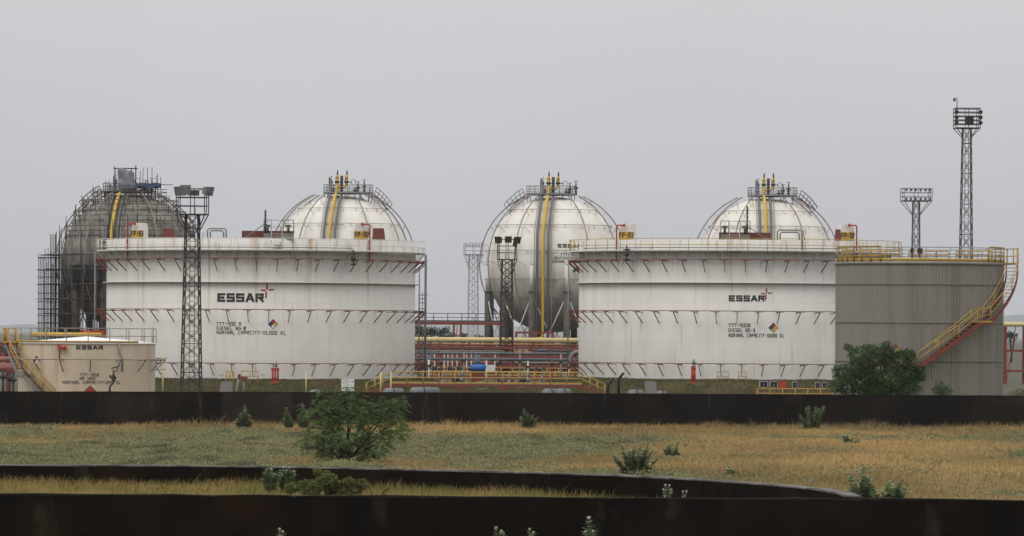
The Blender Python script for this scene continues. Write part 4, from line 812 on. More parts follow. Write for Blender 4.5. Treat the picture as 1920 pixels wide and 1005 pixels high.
def simple_stand(name, label, cat, x, y0, y1, wd, s, mat, legm, dep=.3, parts=()):
    p0, p1 = W(x, y1, s), W(x, y0, s); root = thing(name, label, cat, (p0.x, p0.y, YARD)); w2 = wd / s; z0, z1 = p0.z - YARD, p1.z - YARD
    MB().box((0, 0, (z0 + z1) / 2), (w2, dep, z1 - z0)).build('panel', mat, root); m = MB()
    for sx_ in (-.4, .4): m.box((sx_ * w2, .06 + dep / 2, (z0 + z1) / 4 + .1), (.07, .07, (z0 + z1) / 2 + .2))
    m.build('legs' if False else 'leg_frame', legm, root); return root, w2, z0, z1
p = W(896, 690, 18.2); br = thing('covered_drum', 'bright blue covered drum on the platform between the diesel tanks', 'drum', (p.x, p.y, YARD)); z = p.z - YARD
m = MB(); m.tube([(-.8, 0, z), (-.74, 0, z), (.74, 0, z), (.8, 0, z)], [.25, .36, .36, .25], 16); m.build('cover', M['blue'], br); m = MB(); m.box((0, 0, z / 2 - .2), (1.3, .4, z - .4)); m.build('stand', M['red'], br)
simple_stand('white_panel', 'plain white panel beside the blue covered drum', 'panel', 920, 684, 696, 17, 18.2, M['board'], M['red'])
rt, w2, z0, z1 = simple_stand('notice_board', 'white notice board with rows of small print, above the dark wall behind the acacia', 'sign', 652, 710.5, 733, 24, 25.5, M['board'], M['galv'], .05)
tm = MB()
for k in range(9):
    z = lerp(z1 - .1, z0 + .1, k / 8); x0_ = -w2 * .42
    while x0_ < w2 * (.42 if k else .1):
        ww = random.uniform(.02, .09)
        if random.random() < .75: tm.poly([(x0_, -.03, z), (x0_ + ww, -.03, z), (x0_ + ww, -.03, z + (.025 if k else .045)), (x0_, -.03, z + (.025 if k else .045))])
        x0_ += ww + .025
tm.poly([(w2 * .3, -.03, z1 - .22), (w2 * .42, -.03, z1 - .22), (w2 * .36, -.03, z1 - .12)]); tm.build('lettering', M['ink'], rt)
# fire points, rails, posts on the banks
def hose(x, y0, y1, wd, s, label):
    p0, p1 = W(x, y1, s), W(x, y0, s); root = thing('hydrant_stand', label, 'hydrant', (p0.x, p0.y, p0.z - .3), 'red hydrant stands'); w2 = wd / s; h = p1.z - p0.z + .3
    m = MB(); m.box((0, 0, h - .15), (w2, .3, .22)); m.box((0, 0, .1), (w2, .35, .2)); m.build('frame', M['fire'], root)
    for k in range(3): MB().tube([(lerp(-w2, w2, (k + .5) / 3) / 2, 0, .1), (lerp(-w2, w2, (k + .5) / 3) / 2, 0, h - .2)], .09, 8).build('standpipe', M['fire'], root)
    m = MB(); m.tube([(w2 * .1, 0, h), (w2 * .1, 0, h + .35), (w2 * .1, 0, h + .6)], [.12, .12, .05], 8); m.box((w2 * .1, 0, h + .25), (.42, .2, .1)); m.build('nozzle', M['galv'], root)
hose(516, 689, 712, 15, 20.4, 'red hydrant stand with three pipes in front of the left diesel tank'); hose(1300, 685, 713, 8, 20.6, 'red hydrant stand in front of the right diesel tank')
def rails(x0, x1, y0, y1, s, label, mat='yellow', n=2, depth=0):
    a, b, t = W(x0, y1, s), W(x1, y1, s), W((x0 + x1) / 2, y0, s); root = thing('hand_railing', label, 'railing', ((a.x + b.x) / 2, a.y, a.z - .3), 'yellow hand railings on the banks'); hw = (b.x - a.x) / 2; h = t.z - a.z + .3
    for dy in ((0, depth) if depth else (0,)):
        m = MB(); rail_path(m, [(lerp(-hw, hw, i / n), dy, 0) for i in range(n + 1)], h, .045, mids=(.6,)); m.build('rail_side', M[mat], root)
    return root
rails(424, 437, 696, 713, 20.3, 'narrow yellow step rails in front of the left diesel tank', n=2, depth=.8); rails(452, 484, 696, 713, 20.4, 'wide yellow railing left of the red hydrant stand', n=2)
rails(1345, 1366, 697, 713, 20.7, 'yellow railing right of the red hydrant stand, the left of a pair', n=1); rails(1384, 1400, 697, 713, 20.7, 'yellow railing right of the red hydrant stand, the right of a pair', n=1)
rails(1420, 1562, 729, 744, 22.4, 'long low yellow rail beneath the black boxes near the dark tree', n=6)
simple_stand('fire_cabinet', 'red cabinet between black boxes on the grass bank', 'cabinet', 1468, 714, 730, 13, 22.0, M['fire'], M['red'])
def signplate(x, y, wd, ht, s, label, T):
    a = face_angle(x, T.location, 15.0); p = W(x, y, s) ; q = T.location + pol(a, 15.03); root = thing('sign_plate', label, 'sign', (q.x, q.y, p.z), None, a)
    MB().box((0, 0, 0), (wd / s, .03, ht / s)).build('plate', M['board'], root); m = MB()
    for k in range(2): letter(m, ('TANK', 'NO')[k] if False else 'II-II', lambda u_, v_, w_: Vector((u_ - wd / s * .3, -.02 - w_, v_ + (.02 if k == 0 else -.11))), .07, wd / s * .12, .015, .02)
    m.build('lettering', M['ink'], root)
signplate(415.5, 701.5, 7, 6, 20, 'small white plate on the left diesel tank beside the narrow yellow step rails', tankA); signplate(493, 701.5, 8, 6, 20, 'small white plate on the left diesel tank near the red hydrant stand', tankA)
# concrete steps on the banks, white post, posts and bent pipes
def steps(x0, x1, y0, y1, s, label):
    a, b = W((x0 + x1) / 2, y1, s), W((x0 + x1) / 2, y0, s); root = thing('concrete_steps', label, 'steps', (a.x, a.y, YARD)); m = MB(); n = 7; wd = (x1 - x0) / s
    for k in range(n): z = lerp(.12, b.z - YARD, k / (n - 1)); m.box((0, k * .48, z / 2), (wd, .48, z))
    m.build('flight', M['slab'], root)
steps(411, 433, 716, 737, 21.2, 'grey concrete steps up the bank of the left diesel tank'); steps(1211, 1232, 716, 737, 21.4, 'grey concrete steps up the bank of the right diesel tank')
def post(name, label, cat, x, y0, s, r, mat, lean=0, bend=None, cap=None):
    p = W(x, y0, s); root = thing(name, label, cat, (p.x, p.y, YARD)); h = p.z - YARD; m = MB(); pts = [(-lean, 0, -.05), (0, 0, h)]
    if bend: pts = [(0, 0, -.05), (0, 0, h - bend[1]), (bend[0] * .3, 0, h - bend[1] * .7), (bend[0], 0, h)]
    m.tube(pts, r, 10); m.build('pipe', M[mat], root)
    if cap: MB().box((0, 0, h), cap).build('cap', M['maroon'], root)
    else: MB().tube([(-lean, 0, .0), (-lean, 0, .15)], r * 1.7, 10).build('foot', M[mat], root)
    return root
post('leaning_post', 'leaning white post with a dark red cap in front of the left diesel tank', 'post', 447, 711, 22.5, .10, 'slab', .25)
post('marker_post', 'slim pale yellow post right of the red hydrant stand', 'post', 574, 697, 21.8, .05, 'palepipe')
post('bent_pipe', 'black vent pipe bent at the top, the shorter of two right of the platform stairs', 'pipe', 1140, 708, 24, .11, 'blackrub', 0, (.42, .6)); post('bent_pipe', 'black vent pipe bent at the top, the taller of two right of the platform stairs', 'pipe', 1160, 699, 24, .11, 'blackrub', 0, (.38, .5))
post('marker_post', 'thin dark pole on the right of the grassy bank behind the acacia', 'post', 618, 720, 23, .035, 'dark')
# dark red valve block by the leaning post
p = W(455, 709, 22); rt = thing('valve_block', 'dark red valve block by the leaning post', 'valve', (p.x, p.y, YARD)); z = p.z - YARD; m = MB(); m.box((0, 0, z), (.85, .35, .25)); m.tube([(-.3, 0, z + .12), (-.3, 0, z + .35)], .12, 8); m.build('body', M['maroon'], rt); MB().tube([(.1, .1, 0), (.1, .1, z)], .1, 8).build('pipe', M['galv'], rt)
# hydrant on a bent pipe in front of the small tank
p = W(214, 690, 26); rt = thing('fire_monitor', 'dark fire monitor on a bent pipe in front of the cream tank', 'fire monitor', (p.x - .25, p.y, YARD)); h = p.z - YARD
m = MB(); m.tube([(-.05, 0, -.05), (-.05, 0, h - 1.35), (.22, 0, h - 1.05), (.22, 0, h - .15)], .075, 10); m.build('riser', M['dark'], rt); m = MB(); m.tube([(.22, -.2, h - .55), (.22, .2, h - .55)], .11, 10); m.tube([(.02, 0, h - .7), (.42, 0, h - .7)], .10, 10); m.beam((.05, 0, h - .05), (.5, 0, h + .12), .09); m.tube([(-.1, 0, h - .6), (.05, 0, h - .6)], .09, 8); m.tube([(.22, 0, h - .95), (.22, 0, h - .75)], .14, 10); m.build('monitor_head', M['dark'], rt)
# small bracket stand right of the cream tank
p = W(305.5, 672, 24.5); rt = thing('pipe_post', 'slim pale post with cross arms right of the cream tank', 'post', (p.x, p.y, YARD)); h = p.z - YARD; MB().tube([(0, 0, -.05), (0, 0, h + .25)], .06, 8).build('pole', M['palepipe'], rt)
m = MB(); m.beam((-.55, 0, h), (.35, 0, h + .02), .07); m.beam((-.75, 0, h - .85), (.25, 0, h - .85), .07); m.beam((-.7, 0, h - .8), (.1, 0, h - .05), .07); m.build('arm', M['rib'], rt)
# ladder mast at the right edge of the left tank
p = W(786.5, 500, 18.9); rt = thing('ladder_mast', 'thin pole with short cross rungs at the right edge of the left diesel tank', 'pole', (p.x, p.y, YARD)); h = p.z - YARD
m = MB(); m.tube([(0, 0, -.05), (0, 0, h)], .07, 8); m.tube([(.32, 0, .5), (.32, 0, h - 2.5)], .035, 6); m.build('pole', M['galv'], rt); m = MB()
for y in (553, 560, 568, 579, 590, 604, 614): z = W(786, y, 18.9).z - YARD; m.tube([(-.1, 0, z), (.55 if y > 553 else .9, 0, z)], .04, 6)
m.build('rung', M['scaf'], rt)
# grey insulated pipes and vessels lying behind the wall, their tops showing
def lying(x, y, s, r, ln, rz, label):
    p = W(x, y, s); z = p.z - YARD - r; rt = thing('lying_vessel', label, 'vessel', (p.x, p.y, YARD), 'grey rounded vessels behind the dark wall', rz)
    m = MB(); m.tube([(-ln / 2 - .25, 0, z), (-ln / 2 - .15, 0, z), (-ln / 2, 0, z), (ln / 2, 0, z), (ln / 2 + .15, 0, z), (ln / 2 + .25, 0, z)], [r * .3, r * .8, r, r, r * .8, r * .3], 20); m.build('shell', M['greypipe'], rt)
    m = MB()
    for q in (-ln * .3, ln * .3): m.box((q, 0, (z - r * .6) / 2), (.15, r * 1.5, z - r * .6))
    m.build('saddle', M['red'], rt); m = MB(); m.tube([(ln * .3, 0, z + r * .7), (ln * .3, 0, z + r + .12)], .1, 8); m.tube([(-ln * .1, 0, z), (-ln * .1 + .1, 0, z)], r * 1.06, 20); m.build('nozzle', M['dark'], rt)
lying(594, 730.5, 24, .42, .8, .3, 'grey rounded vessel top left of the acacia, over the dark wall'); lying(738, 727.5, 24, .45, 1.2, .3, 'grey vessel under the left end of the yellow platform'); lying(797, 726, 23.6, .45, 2.0, .3, 'longest grey vessel under the left half of the yellow platform')
lying(1032, 728.5, 23.6, .45, .9, .5, 'grey vessel under the right of the yellow platform, left of a pair'); lying(1056, 728.5, 23.6, .45, .9, .5, 'grey vessel under the right of the yellow platform, right of a pair'); lying(1192, 730.5, 24, .42, .9, .4, 'grey rounded vessel top between the bent pipes and the concrete steps'); lying(1240, 732, 24, .42, .4, .4, 'small grey vessel top right of the concrete steps')
for k, x in enumerate((772, 822, 858, 905, 947, 983, 1008, 1050)):
    p = W(x, 712, 19.6); rt = thing('pump', 'grey pump set seen through the rail of the yellow platform', 'pump', (p.x, p.y, YARD), 'pumps behind the yellow platform'); z = .75 + .2 * (k % 3)
    MB().box((0, 0, z / 2 - .2), (1.1, .5, z - .4)).build('plinth', M['slab'] if k % 2 else M['red'], rt); m = MB(); m.tube([(-.55, 0, z), (-.5, 0, z), (.1, 0, z), (.15, 0, z)], [.15, .26, .26, .15], 12); m.build('motor', M['dark'] if k % 3 else M['bluegrey'], rt)
    m = MB(); m.tube([(.15, 0, z), (.3, 0, z), (.5, 0, z), (.55, 0, z)], [.1, .22, .22, .12], 12); m.tube([(.4, 0, z), (.4, 0, z + .9)], .09, 8); m.tube([(.4, 0, z + .45), (.4, 0, z + .55)], .17, 8); m.build('casing', M['galv'], rt)
# vertical drops, valves and drums on the rack
def valve_set(x, y0, s, label, mat='galv', wheel=True):
    p = W(x, y0, s); rt = thing('valve_stand', label, 'valve', (p.x, p.y, YARD), 'small valve stands between the diesel tanks'); h = p.z - YARD; MB().tube([(0, 0, -.05), (0, 0, h)], .09, 8).build('stem', M[mat], rt)
    m = MB(); m.tube([(0, 0, h * .72), (0, 0, h * .82)], .2, 8); m.beam((-.28, 0, h * .77), (.28, 0, h * .77), .12); m.build('valve_body', M['dark'], rt)
    if wheel: m = MB(); m.tube([(.22 * math.cos(k * PI / 5), .22 * math.sin(k * PI / 5), h) for k in range(10)], .03, 5, closed=True); m.beam((-.22, 0, h), (.22, 0, h), .03); m.build('hand_wheel', M['fire'], rt)
for k, x in enumerate((785, 804, 827, 870, 912, 934, 975, 990, 1035, 1052, 1066, 1078)): valve_set(x, 660 + (k * 37) % 22, 17.6, 'small grey valve stand among the pipes between the two diesel tanks', ('galv', 'board', 'red')[k % 3], k % 2 == 0)
for y, q, x0, x1, mt, rr, lb in ((647, 15.6, 770, 1085, 'red', .12, 'thin red pipe just below the long pale yellow pipeline'), (655, 16.0, 775, 960, 'dark', .16, 'dark pipe between the yellow pipeline and the pale tray'), (670, 15.8, 770, 1100, 'pink', .14, 'faded red pipe behind the low blue grey pipes'), (681, 16.2, 770, 1100, 'maroon', .2, 'dark red pipe behind the black boxes'), (690, 16.4, 770, 1100, 'dark', .25, 'dark pipe low behind the yellow platform'), (657, 16.3, 1000, 1090, 'bluegrey', .2, 'short blue grey pipe beside the right diesel tank')):
    pipe_thing('pipeline', lb, 'pipeline', L2(y, q, x0, x1), rr, M[mt], True, 7)
gantry('walkway', 'low yellow walkway just behind the black boxes', 790, 1090, 17.3, 704, 690, M['red'], M['yellow'], 14, .05)
steel_rack('pipe_rack', 'tall red frame beside the right diesel tank', 'pipe rack', 1030, 1074, 17.0, (652, 678), 2, 1.5, M['red'], .3)
def hanger(x):
    p = W(x, 655, 16.9); rt = thing('pipe_hanger', 'short white hanger strap over the low blue grey pipes', 'pipe hanger', (p.x, p.y, p.z - 2.0), 'white straps on the low pipes'); MB().box((0, 0, 1.0), (.10, .06, 1.7)).build('strap', M['board'], rt); MB().box((0, 0, .12), (.22, .2, .1)).build('clamp', M['board'], rt)
for x in (798, 815, 833, 840, 848, 857, 875, 884, 893, 928): hanger(x)
pipe_thing('bent_duct', 'grey elbow pipe rising from the low pipes beside the right diesel tank', 'pipe', [W(1100, 660, 17.4), W(1080, 660, 17.4), W(1074, 663, 17.4), W(1070, 668, 17.4), W(1070, 690, 17.4)], .22, M['slab'], False)
pipe_thing('bent_duct', 'grey upright pipe left of the blue covered drum', 'pipe', [W(895, 665, 17.5), W(895, 692, 17.5)], .28, M['bluegrey'], False); pipe_thing('bent_duct', 'grey upright pipe near the left diesel tank above the black boxes', 'pipe', [W(803, 665, 17.5), W(803, 692, 17.5)], .26, M['bluegrey'], False)
pipe_thing('cable_tray', 'pale flat tray crossing the rack between the diesel tanks', 'cable tray', L2(658.5, 16.9, 760, 945), .09, M['slab'], False)
pipe_thing('cable_tray', 'thin pale pipe crossing the rack beside the right diesel tank', 'cable tray', L2(680, 17.6, 965, 1120), .09, M['slab'], False)
# red frames and pinkish pipes left of the cream tank
steel_rack('pipe_rack', 'red steel frame at the left edge behind the cream tank stair', 'pipe rack', -8, 36, 22.5, (642, 662), 3, 1.6, M['red'], .2)
pipe_thing('pipeline', 'thick faded red pipe at the left edge below the stair', 'pipeline', L2(695, 23, -60, 40), .38, M['pink'], True, 3); pipe_thing('pipeline', 'thinner faded red pipe at the left edge above the thick one', 'pipeline', L2(680, 23, -60, 40), .22, M['pink'], True)
for k, x in enumerate((6, 18, 25)): valve_set(x, 690 + 4 * k, 25.5, 'dark valve stand at the left edge by the cream tank stair', 'dark', True)
# rooftop-height pipes seen over the cream tank
rt = steel_rack('pipe_rack', 'small red frame with yellow posts seen over the cream tank roof', 'pipe rack', 152, 193, 20.0, (619,), 2, .8, M['fire'], .2, braces=False)
pipe_thing('pipeline', 'yellow pipe seen over the cream tank roof', 'pipeline', L2(633, 21, 60, 190), .2, M['yellowpipe'])
# ------------------------------------------------------------------ trees
def leaf_quads(C, L, Wd, dirs, droop=0):
    """leaf blades (two-sided quads, diamond shaped) at C pointing along dirs"""
    n = len(C); d = dirs / np.linalg.norm(dirs, axis=1, keepdims=True); r = rng.normal(size=(n, 3)); sd_ = np.cross(d, r); sd_ /= np.linalg.norm(sd_, axis=1, keepdims=True) + 1e-9
    L = np.asarray(L).reshape(-1, 1) * np.ones((n, 1)); Wd = np.asarray(Wd).reshape(-1, 1) * np.ones((n, 1))
    return np.stack([C, C + d * L * .45 + sd_ * Wd * .5, C + d * L, C + d * L * .45 - sd_ * Wd * .5], axis=1)
def clump_tree(name, label, cat, base, clumps, leaf, lw, nper, mat, trunk_r, group=None, sprays=False, barkm='bark'):
    """clumps: list of (centre relative to base, radius)"""
    root = thing(name, label, cat, base, group); tr = MB(); V = []
    zmin = min(c.z for c, r in clumps); top = Vector((0, 0, max(.3, zmin * .6)))
    for i, (c, r) in enumerate(clumps):
        st = Vector((random.uniform(-.2, .2), random.uniform(-.2, .2), -.1)) if i % 3 == 0 else top * random.uniform(.5, 1); mid = (st + c) / 2 + Vector((random.uniform(-.25, .25), random.uniform(-.25, .25), random.uniform(-.1, .3))) * r
        q = trunk_r * (1 if i % 3 == 0 else .6); tr.tube([st, st.lerp(mid, .5), mid, mid.lerp(c, .6), c + Vector((0, 0, r * .3))], [q, q * .8, q * .6, q * .4, q * .15], 6)
        for k in range(5):
            e_ = c + Vector((random.gauss(0, 1), random.gauss(0, 1), random.gauss(0, .8))).normalized() * r * .9; tr.tube([mid.lerp(c, .5), (mid + e_) / 2 + Vector((0, 0, .05)), e_], [q * .3, q * .22, q * .08], 4)
        n = int(nper * (r / .7) ** 2); d = rng.normal(size=(n, 3)); d /= np.linalg.norm(d, axis=1, keepdims=True); rad = r * rng.uniform(.25, 1, (n, 1)) ** .6 * (1 + .28 * np.sin(d[:, :1] * 5 + i) * np.cos(d[:, 2:3] * 6 + i * 2)); P = np.array(c) + d * rad * np.array([1, 1, .72])
        if sprays:
            fd = d * np.array([1, 1, .5]) + np.array([0, 0, .15]); fd /= np.linalg.norm(fd, axis=1, keepdims=True); fl = rng.uniform(.28, .5, (n, 1)); side = np.cross(fd, np.array([0, 0, 1.0])); side /= np.linalg.norm(side, axis=1, keepdims=True) + 1e-6
            for k in range(7):
                t = (k + .5) / 7; pos = P + fd * fl * t + np.array([0, 0, -1]) * fl * .55 * t * t
                for sg in (-1, 1): V.append(leaf_quads(pos, leaf * rng.uniform(.7, 1.1, n), lw, side * sg + fd * .5 + np.array([0, 0, -.35])))
        else:
            V.append(leaf_quads(P, leaf * rng.uniform(.6, 1.2, n), lw, d + rng.normal(size=(n, 3)) * .6 + np.array([0, 0, -.15])))
    tr.build('trunk', M[barkm], root); npmesh('crown', np.concatenate(V), M[mat], 4, root); return root
def px_tree(name, label, cat, bx, by, s, lst, depth, *a, **k):
    base = W(bx, by, s); base.z = k.pop('bz', base.z); grow = k.pop('grow', 1.0); cl = []
    for x, y, r in lst:
        p = W(x, y, s) - base; p.y = random.uniform(-depth, depth); cl.append((p, r / s * grow))
    return clump_tree(name, label, cat, base, cl, *a, **k)
px_tree('acacia_tree', 'bushy feathery green acacia standing in the field behind the curving wall', 'tree', 648, 872, 38.0,
    [(640, 768, 30), (603, 782, 30), (690, 770, 30), (732, 764, 22), (752, 750, 13), (622, 750, 20), (662, 752, 20), (600, 812, 28), (648, 806, 36), (700, 806, 34), (738, 806, 26), (760, 808, 10), (618, 838, 24), (672, 842, 28), (566, 834, 11), (590, 826, 14), (708, 834, 20), (640, 858, 20), (690, 858, 13), (610, 856, 14), (580, 765, 14), (655, 738, 14), (605, 742, 12), (750, 788, 14), (715, 852, 10)], 1.1,
    .15, .05, 72, 'acacia', .07, sprays=True, bz=0, grow=1.03)
px_tree('dark_tree', 'dense dark green tree in front of the grey clad tank', 'tree', 1645, 760, 26.0,
    [(1640, 676, 30), (1606, 664, 20), (1592, 652, 9), (1690, 676, 28), (1662, 662, 22), (1584, 702, 22), (1618, 712, 34), (1668, 712, 40), (1706, 700, 24), (1724, 706, 16), (1590, 726, 24), (1640, 728, 30), (1700, 724, 28), (1568, 724, 14), (1636, 654, 12), (1660, 648, 10), (1704, 664, 14), (1726, 692, 10), (1605, 690, 22), (1622, 650, 7), (1572, 690, 7)], 1.4, .16, .075, 760, 'darkleaf', .12, bz=YARD)
px_tree('green_bush', 'small round bush right of the dense dark tree', 'bush', 1764, 750, 26.5, [(1764, 728, 15), (1755, 733, 12), (1774, 734, 13), (1762, 720, 9)], .5, .13, .07, 420, 'darkleaf', .04, bz=YARD)
px_tree('green_bush', 'low bush at the right edge beside the grey clad tank', 'bush', 1905, 750, 25.5, [(1900, 739, 10), (1912, 735, 11), (1925, 738, 14)], .5, .13, .07, 420, 'vine', .04, bz=YARD)
for i, (x, y, r, n) in enumerate(((790, 622, 12, 0), (806, 618, 13, 1), (826, 621, 12, 2), (846, 629, 10, 3), (866, 631, 9, 4), (776, 617, 14, 5), (1896, 628, 10, 6), (-6, 648, 12, 7), (10, 656, 8, 8), (900, 634, 9, 9))):
    s_ = 9.0 - .25 * (i % 4); lst = [(x + random.uniform(-.9, .9) * r, y + random.uniform(-.3, .6) * r, r * random.uniform(.4, .65)) for _ in range(7)]
    px_tree('distant_tree', ['far dark tree beyond the pipes, second from the left diesel tank', 'tallest far dark tree beyond the pipes', 'far dark tree under the red gantry', 'low far tree left of the red trestle', 'low far tree right of the red trestle', 'far dark tree touching the right edge of the left diesel tank', 'far tree beyond the yellow pipe at the right edge', 'far tree at the extreme left edge', 'low far tree at the left edge beside the cream tank stair', 'low far tree at the foot of the pale distant lamp mast'][n], 'tree', x, 690, s_, lst, 1.2, .42, .26, 60, 'farleaf', .15, group='far trees beyond the plant', bz=YARD)
# milkweed shrubs: upright stems with paired broad leaves
def milkweed(x, yb, s, stems, label, mat='milk', zb=0, flower=True, lf=.24, name='milkweed_shrub', dense=1.0):
    """stems: (px of tip, py of tip)"""
    b = W(x, yb, s); b.z = zb; root = thing(name, label, 'shrub', b, 'upright broad leaved shrubs'); sm = MB(); V = []; fl = MB()
    extra_ = [(lerp(x, tx, random.uniform(.5, .9)) + random.uniform(-4, 4), lerp(yb - 4, ty, random.uniform(.55, .85))) for tx, ty in stems for _ in range(1)] if zb < .5 or lf > .2 else []
    for si, (tx, ty) in enumerate(list(stems) + extra_):
        t = W(tx, ty, s) - b; t.y = random.uniform(-.4, .4); o = Vector((t.x * .45 + random.uniform(-.08, .08), t.y * .4, -.03)); mid = o.lerp(t, .5) + Vector((-t.x * .06, 0, 0)); H = (t - o).length
        sm.tube([o, mid, t], [.028, .02, .008], 5); n = max(6, int(H / (.055 / dense)))
        for k in range(n):
            q = (k + .6) / n
            if q < .12: continue
            p = o.lerp(mid, q * 2) if q < .5 else mid.lerp(t, q * 2 - 1); sz = lf * 1.1 * (1.0 if q < .7 else lerp(1.0, .6, (q - .7) / .3)) * random.uniform(.75, 1.15); an = k * PI / 2 + random.uniform(-.35, .35)
            for sg in (0, PI):
                d = Vector((math.cos(an + sg), math.sin(an + sg) * .8, random.uniform(.15, .75))).normalized(); sd_ = d.cross(Vector((0, 0, 1))).normalized(); up = sd_.cross(d)
                pts = [p, p + d * sz * .35 + sd_ * sz * .36, p + d * sz * .75 + sd_ * sz * .33 - up * sz * .03, p + d * sz - up * sz * .1, p + d * sz * .75 - sd_ * sz * .33 - up * sz * .03, p + d * sz * .35 - sd_ * sz * .36]; V.append([tuple(v) for v in pts])
        if flower and si < len(stems):
            fl.tube([t + Vector((0, 0, -.03)), t + Vector((0, 0, .02)), t + Vector((0, 0, .05))], [.025, .045, .015], 7)
    sm.build('stem', M['stem'], root); npmesh('foliage', V, M[mat], 6, root)
    if fl.v: fl.build('flower', M['flower'], root)
    return root
s26 = 28.4
milkweed(459, 803, s26, [(459, 760), (452, 776), (467, 778), (446, 786), (473, 788), (460, 770), (441, 792)], 'pointed bushy shrub against the far wall, leftmost of those', 'milkdk', 0, True, .27)
milkweed(541, 801, s26, [(537, 765), (543, 776), (550, 790), (532, 785)], 'thin shrub against the far wall left of the acacia', 'milkdk', 0, True, .25)
milkweed(570, 803, s26, [(567, 757), (573, 768), (560, 778), (578, 784)], 'taller shrub half hidden by the acacia against the far wall', 'milkdk', 0, True, .27)
milkweed(988, 799, 27.8, [(983, 766), (990, 776), (976, 782), (1000, 778), (1008, 782), (994, 786)], 'spreading shrub against the far wall right of the platform', 'milkdk', 0, False, .25)
milkweed(1523, 805, 27.7, [(1511, 763), (1517, 762), (1530, 764), (1545, 760), (1500, 778), (1538, 772), (1505, 786)], 'many stemmed shrub against the far wall right of the diesel tank lettering', 'milk', 0, False, .25)
milkweed(1592, 842, 31.5, [(1580, 816), (1588, 812), (1598, 822), (1611, 826), (1583, 830)], 'small sparse shrub in the dry field on the right', 'milk', 0, False, .25)
milkweed(1192, 893, 41.5, [(1165, 833), (1188, 838), (1200, 838), (1216, 830), (1148, 853), (1178, 846), (1224, 842), (1232, 862), (1156, 862), (1208, 850)], 'large clump of upright leafy stems just behind the curving wall', 'milk', 0, True, .25)
milkweed(1260, 862, 35.5, [(1252, 834), (1271, 829), (1243, 843), (1262, 842), (1275, 850)], 'medium shrub right of the large leafy clump in the field', 'milk', 0, True, .25)
milkweed(1370, 903, 41, [(1368, 878), (1376, 884), (1364, 888)], 'tiny green shrub behind the curving wall right of centre', 'milkdk', 0, False, .25)
milkweed(1626, 938, 58, [(1616, 878), (1594, 894), (1630, 896), (1600, 905), (1636, 912), (1612, 905)], 'broad leaved shrub left of a pair at the end of the curving wall', 'milk', .6, False, .25)
milkweed(1675, 938, 58, [(1690, 900), (1672, 903), (1662, 914), (1698, 912), (1684, 915), (1655, 922), (1640, 922)], 'broad leaved shrub right of a pair at the end of the curving wall', 'milk', .6, False, .25)
milkweed(1250, 931, 58, [(1247, 910), (1255, 911), (1258, 919), (1244, 919)], 'pale sprig showing over the near wall, right of centre', 'milk', .95, True, .13)
milkweed(1284, 931, 58, [(1281, 923), (1287, 922)], 'very small pale sprig over the near wall beside the other sprig', 'milk', .95, True, .09); milkweed(1410, 934, 58, [(1407, 926), (1413, 925)], 'tiny pale sprig on the near wall farthest right of three', 'milk', .95, True, .09)
milkweed(506, 907, 56, [(503, 873), (510, 880), (499, 886), (514, 890)], 'pale leafy shrub against the curving wall, left of a pair', 'milk', .95, True, .21, dense=1.2); milkweed(538, 909, 56, [(532, 877), (545, 877), (524, 884), (551, 884), (538, 882)], 'pale leafy shrub against the curving wall, right of a pair', 'milk', .95, True, .21, dense=1.2)
milkweed(935, 1040, 68, [(930, 990), (940, 996), (944, 1000)], 'shrub tip with pale flowers at the bottom edge, left of three', 'milk', 0, True, .16); milkweed(995, 1040, 68, [(993, 994), (1000, 999)], 'shrub tip with pale flowers at the bottom edge, middle of three', 'milk', 0, True, .16)
milkweed(1104, 1050, 68, [(1104, 973), (1098, 998), (1112, 997)], 'tallest shrub tip at the bottom edge, right of three', 'milk', 0, True, .21); milkweed(525, 1040, 68, [(524, 993), (530, 998)], 'lone shrub tip at the bottom edge on the left', 'milk', 0, True, .15)
# creeper mound in the strip
px_tree('creeper_bush', 'trailing green creeper heaped over the grass strip below the acacia', 'bush', 615, 928, 57, [(570, 912, 16), (600, 908, 18), (640, 912, 18), (665, 916, 16), (605, 893, 12), (595, 884, 7), (620, 898, 14), (655, 903, 10), (680, 905, 8), (545, 916, 12), (690, 910, 5), (625, 918, 18), (583, 922, 16), (650, 922, 16), (612, 888, 6)], .5, .085, .05, 5200, 'vine', .02, bz=.95)
# dead sticks
b = W(1900, 860, 35); b.z = 0; rt = thing('dead_shrub', 'dead twigs and a dark tuft in the dry field at the right edge', 'shrub', b); m = MB(); m.tube([(0, 0, -.02), (-.2, 0, .45), (-.27, .05, .62)], [.03, .02, .008], 5); m.tube([(-.1, .1, -.02), (-.3, .1, .5)], [.025, .008], 5); m.tube([(.1, 0, 0), (.3, 0, .3)], [.02, .008], 5); m.build('twig', M['bark'], rt)
C = rng.normal(size=(260, 3)) * np.array([.3, .2, .12]) + np.array([.35, 0, .15]); npmesh('foliage', leaf_quads(C, .16, .05, rng.normal(size=(260, 3)) + np.array([0, 0, 1])), M['milkdk'], 4, rt)
